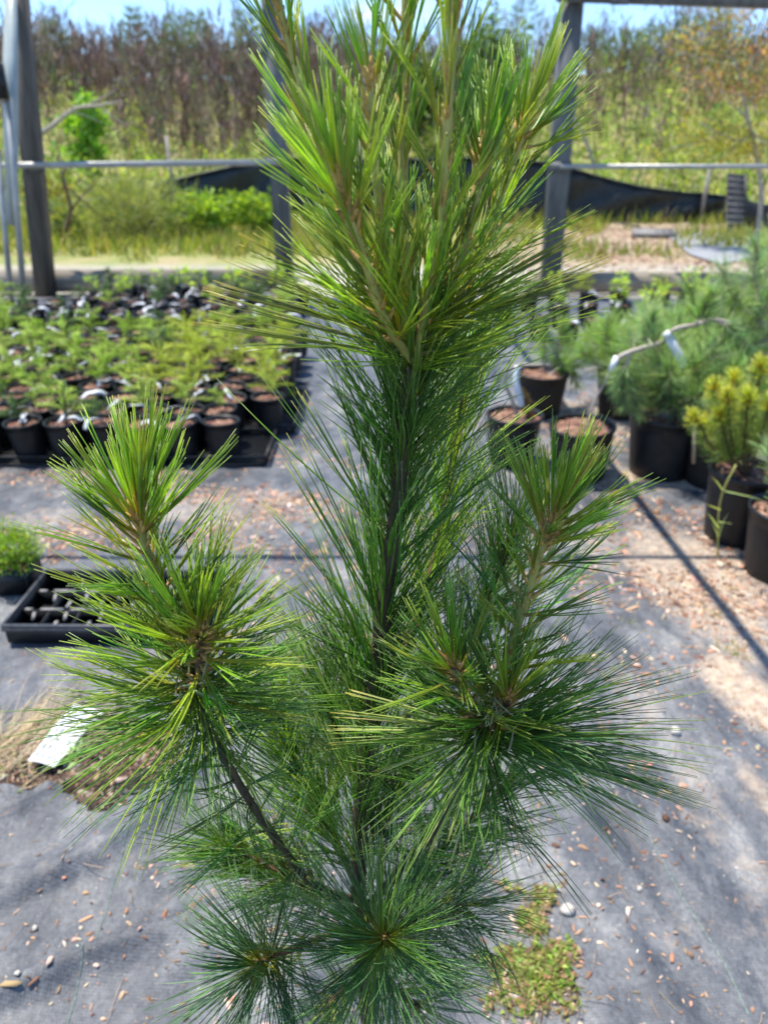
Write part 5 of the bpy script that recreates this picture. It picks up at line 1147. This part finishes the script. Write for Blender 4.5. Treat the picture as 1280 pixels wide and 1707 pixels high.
# branches behind the trunk
F1 = hshoot('shoot', [(652, 1130, .01), (706, 1000, .06), (746, 820, .10), (772, 660, .12), (780, 590, .125)], .0040, .0028, 'brown_bark', [G(.12, 1, 84, (.090, .076), (32, 24), SUNY + NEW, **od)])
F2 = hshoot('shoot', [(640, 1240, .01), (735, 1120, .05), (812, 1000, .08), (850, 900, .085)], .0036, .0026, 'brown_bark', [G(.15, 1, 70, (.098, .085), (42, 26), BLU + OLD, **od)])
G1_ = hshoot('shoot', [(602, 1480, .01), (545, 1380, .05), (490, 1260, .075), (462, 1185, .08)], .0036, .0026, 'brown_bark', [G(.12, 1, 104, (.095, .085), (44, 26), SUNY + OLD + NEW, **od)])
G2_ = hshoot('shoot', [(602, 1530, .01), (530, 1490, .04), (440, 1440, .05), (370, 1405, .05)], .0034, .0024, 'brown_bark', [G(.2, 1, 110, (.088, .080), (50, 32), BLU + OLD, **bl)])
G3_ = hshoot('shoot', [(606, 1320, .01), (570, 1240, .05), (545, 1150, .07)], .0030, .0024, 'brown_bark', [G(.1, 1, 48, (.090, .085), (40, 26), OLD, **od)])
H1_ = hshoot('shoot', [(604, 1540, .01), (690, 1460, .05), (775, 1375, .07), (840, 1310, .07)], .0036, .0026, 'brown_bark', [G(.15, 1, 74, (.098, .090), (48, 30), BLU + OLD, **od)])
H2_ = hshoot('shoot', [(604, 1590, .01), (670, 1545, .02), (730, 1520, .0), (775, 1505, -.02)], .0034, .0024, 'brown_bark', [G(.1, 1, 72, (.095, .088), (62, 38), BLU, **bl)])
H3_ = hshoot('shoot', [(603, 1420, .01), (650, 1350, .05), (685, 1260, .07)], .0030, .0024, 'brown_bark', [G(.05, 1, 66, (.092, .085), (46, 26), OLD, **od)])
J1_ = hshoot('shoot', [(604, 1640, .01), (560, 1660, -.01), (540, 1690, -.03)], .0030, .0022, 'brown_bark', [G(.2, 1, 30, (.085, .080), (70, 45), BLU, **bl)])
J2_ = hshoot('shoot', [(606, 1640, .01), (660, 1650, -.01), (700, 1680, -.03)], .0030, .0022, 'brown_bark', [G(.2, 1, 38, (.090, .085), (70, 45), BLU, **bl)])

# odd needles: hanging, pale, half-shed ones seen against the cloth
def single(pairs, L_scale=1.0, pal=None, r=.00051, per=2, bend=(0, 0, -.04), tip=(.5, .5, .2)):
    P = []; D = []; L = []
    for (x0, y0, d0, x1, y1, d1) in pairs:
        a, c = hp(x0, y0, d0), hp(x1, y1, d1)
        for k in range(per): P.append(tuple(a)); v = (c - a); D.append(tuple(v.normalized() + Vector(RNG.normal(size=3)) * .022)); L.append(v.length * RNG.uniform(.93, 1.03))
    n = len(P); cmid = vary(pal, n, .12); return np.array(P), np.array(D), np.array(L), np.tile([bend], (n, 1)), np.full(n, r), cmid * .8, cmid, np.tile([tip], (n, 1))
PALE = [(.50, .58, .24), (.60, .66, .34), (.42, .52, .18)]
POOL.append(single([(335, 1225, -.065, 248, 1352, -.09), (330, 1225, -.065, 272, 1400, -.09), (335, 1230, -.065, 262, 1385, -.08), (325, 1215, -.065, 155, 1272, -.09), (340, 1232, -.065, 300, 1360, -.07), (325, 1200, -.06, 110, 1210, -.08), (322, 1190, -.06, 78, 1145, -.09), (318, 1180, -.06, 68, 1092, -.10)], pal=PALE + OLD, per=5))
POOL.append(single([(800, 1240, -.08, 700, 1405, -.14), (802, 1244, -.08, 712, 1420, -.14), (800, 1244, -.08, 742, 1400, -.13), (804, 1248, -.08, 752, 1440, -.13), (790, 1235, -.08, 712, 1310, -.12)], pal=PALE, per=5, r=.00062))
POOL.append(single([(800, 1225, -.06, 535, 1232, -.08), (800, 1222, -.06, 545, 1210, -.08), (800, 1218, -.06, 556, 1180, -.08), (795, 1228, -.06, 620, 1290, -.08), (798, 1215, -.06, 575, 1145, -.08)], pal=PALE + NEW, per=5, tip=(.62, .55, .16)))
POOL.append(single([(825, 1235, -.06, 1190, 1275, -.11), (825, 1240, -.06, 1190, 1335, -.11), (822, 1240, -.06, 1192, 1322, -.10), (820, 1238, -.06, 1110, 1215, -.10), (820, 1240, -.06, 1095, 1360, -.09), (820, 1242, -.06, 1080, 1385, -.09)], pal=OLD + PALE, per=5, bend=(0, 0, -.05)))
POOL.append(single([(668, 590, -.01, 322, 536, -.05), (664, 580, -.01, 335, 490, -.05), (662, 560, -.01, 350, 480, -.06), (660, 545, -.01, 378, 440, -.05), (660, 530, -.01, 395, 402, -.05), (710, 560, -.01, 1022, 440, -.05), (712, 550, -.01, 1000, 462, -.05), (715, 530, -.01, 985, 400, -.05), (720, 520, -.01, 968, 388, -.05)], pal=[(.22, .27, .06), (.28, .32, .09)], per=5, tip=(.58, .50, .14), bend=(0, 0, .02)))
POOL.append(single([(645, 1085, 0, 440, 815, -.02), (648, 1060, 0, 470, 745, -.02), (650, 1040, 0, 482, 712, -.01), (640, 1100, 0, 462, 960, -.01), (640, 1120, 0, 445, 1010, 0), (655, 930, 0, 500, 640, -.01), (740, 860, .05, 825, 770, .05), (735, 850, .05, 900, 725, .05)], pal=OLD, per=5))

# buds: clusters of short papery scales at each shoot end, and brown sheaths
def buds(pts, n, L, r):
    t = pts[-1]; d = (pts[-1] - pts[-4]).normalized(); s_ = d.orthogonal().normalized(); u = d.cross(s_); b = MB()
    for i in range(n):
        a = i * 2.4; q = (i / n) ** .5; e = (d + (s_ * math.cos(a) + u * math.sin(a)) * .55 * q).normalized(); p = t - d * L * .4 * q
        b.tube([p, p + e * L * .5, p + e * L * (1 - .35 * q)], [r * .9, r, r * .15], 6, lump=.1)
    b.build('bud', M['bud'], pine, True)
M['bud'] = plain('papery_brown_bud', (.28, .15, .035), (.56, .37, .11), 260, .7, .5, 600, dist=.0008)
for p_, n_, L_ in ((A8, 8, .010), (A9, 8, .010), (A3, 9, .012), (A5, 10, .013), (B1, 10, .013), (B2, 11, .018), (C1, 11, .013), (C2, 9, .012), (C3, 8, .011), (D1, 10, .010), (E1, 9, .009)): buds(p_, n_, L_, .0016)
# short curled pale stubs on the two nodes
n = 46; c0 = np.array([tuple(hp(345, 1150, -.085))] * (n // 2) + [tuple(hp(820, 1195, -.085))] * (n - n // 2)) + RNG.normal(size=(n, 3)) * .007
D = nrm(RNG.normal(size=(n, 3)) + [0, -.6, .1]); V, Q, T, C = needles_mesh(c0, D, RNG.uniform(.012, .024, n), RNG.normal(size=(n, 3)) * .35, np.full(n, .00075), *[vary([(.42, .50, .28), (.34, .42, .22), (.5, .52, .34)], n)] * 3, S=4)
tag(finish('short_needles', V, [Q, T], M['needle'], pine, C), kind='stuff')

P, D, L, bd, r, cb, cm_, ct = cat(POOL)
# needle bundles: most run in fives; the 300 that show largest are parts of their own
nb = len(P) // 5
mid = P[::5][:nb]; tipp = mid + D[::5][:nb] * L[::5][:nb, None] + bd[::5][:nb] * L[::5][:nb, None]
def proj(A):
    A = A + np.array(tuple(O)); z = A[:, 1] * _cp - (A[:, 2] - CAM_H) * _sp; u = A[:, 1] * _sp + (A[:, 2] - CAM_H) * _cp; return 640 + FPX * A[:, 0] / z, 853.5 - FPX * u / z, z
x0, y0, z0 = proj(mid); x1, y1, z1 = proj(tipp)
size = np.hypot(x1 - x0, y1 - y0) * (np.clip((y0 + 150) / 150, 0, 1)) * ((y1 > -20) & (y0 < 1700)) / np.maximum(z0, .3) ** 1.5
WB = np.where(r > .000515, .34, np.where(r < .00046, .24, .14))
order = np.argsort(-size); big = order[:300]
mask = np.zeros(len(P), bool)
for i in big:
    sl_ = slice(i * 5, i * 5 + 5); mask[sl_] = True
    V, Q, T, C = needles_mesh(P[sl_], D[sl_], L[sl_], bd[sl_], r[sl_], cb[sl_], cm_[sl_], ct[sl_], S=6, wbase=WB[sl_])
    finish('needle_bundle', V, [Q, T], M['needle'], pine, C)
k = ~mask; V, Q, T, C = needles_mesh(P[k], D[k], L[k], bd[k], r[k], cb[k], cm_[k], ct[k], S=6, wbase=WB[k])
tag(finish('needles', V, [Q, T], M['needle'], pine, C), kind='stuff')
# brown papery sheaths that hold the young bundles at their base
k5 = (np.abs(r[::5] - .00052) < 1e-6) & (RNG.uniform(size=nb) < .8); Ps, Ds = P[::5][k5], nrm(D.reshape(-1, 5, 3).mean(axis=1))[k5]; n = len(Ps)
V, Q, T, C = needles_mesh(Ps + Ds * .001, Ds, RNG.uniform(.009, .017, n), bd[::5][k5] * .2, RNG.uniform(.0012, .0016, n), *[vary([(.46, .27, .09), (.56, .38, .14), (.36, .19, .07)], n, .2)] * 3, S=3, K=5)
tag(finish('needle_sheaths', V, [Q, T], M['bud'], pine, C), kind='stuff')
print('bundles', nb, 'needles', len(P))
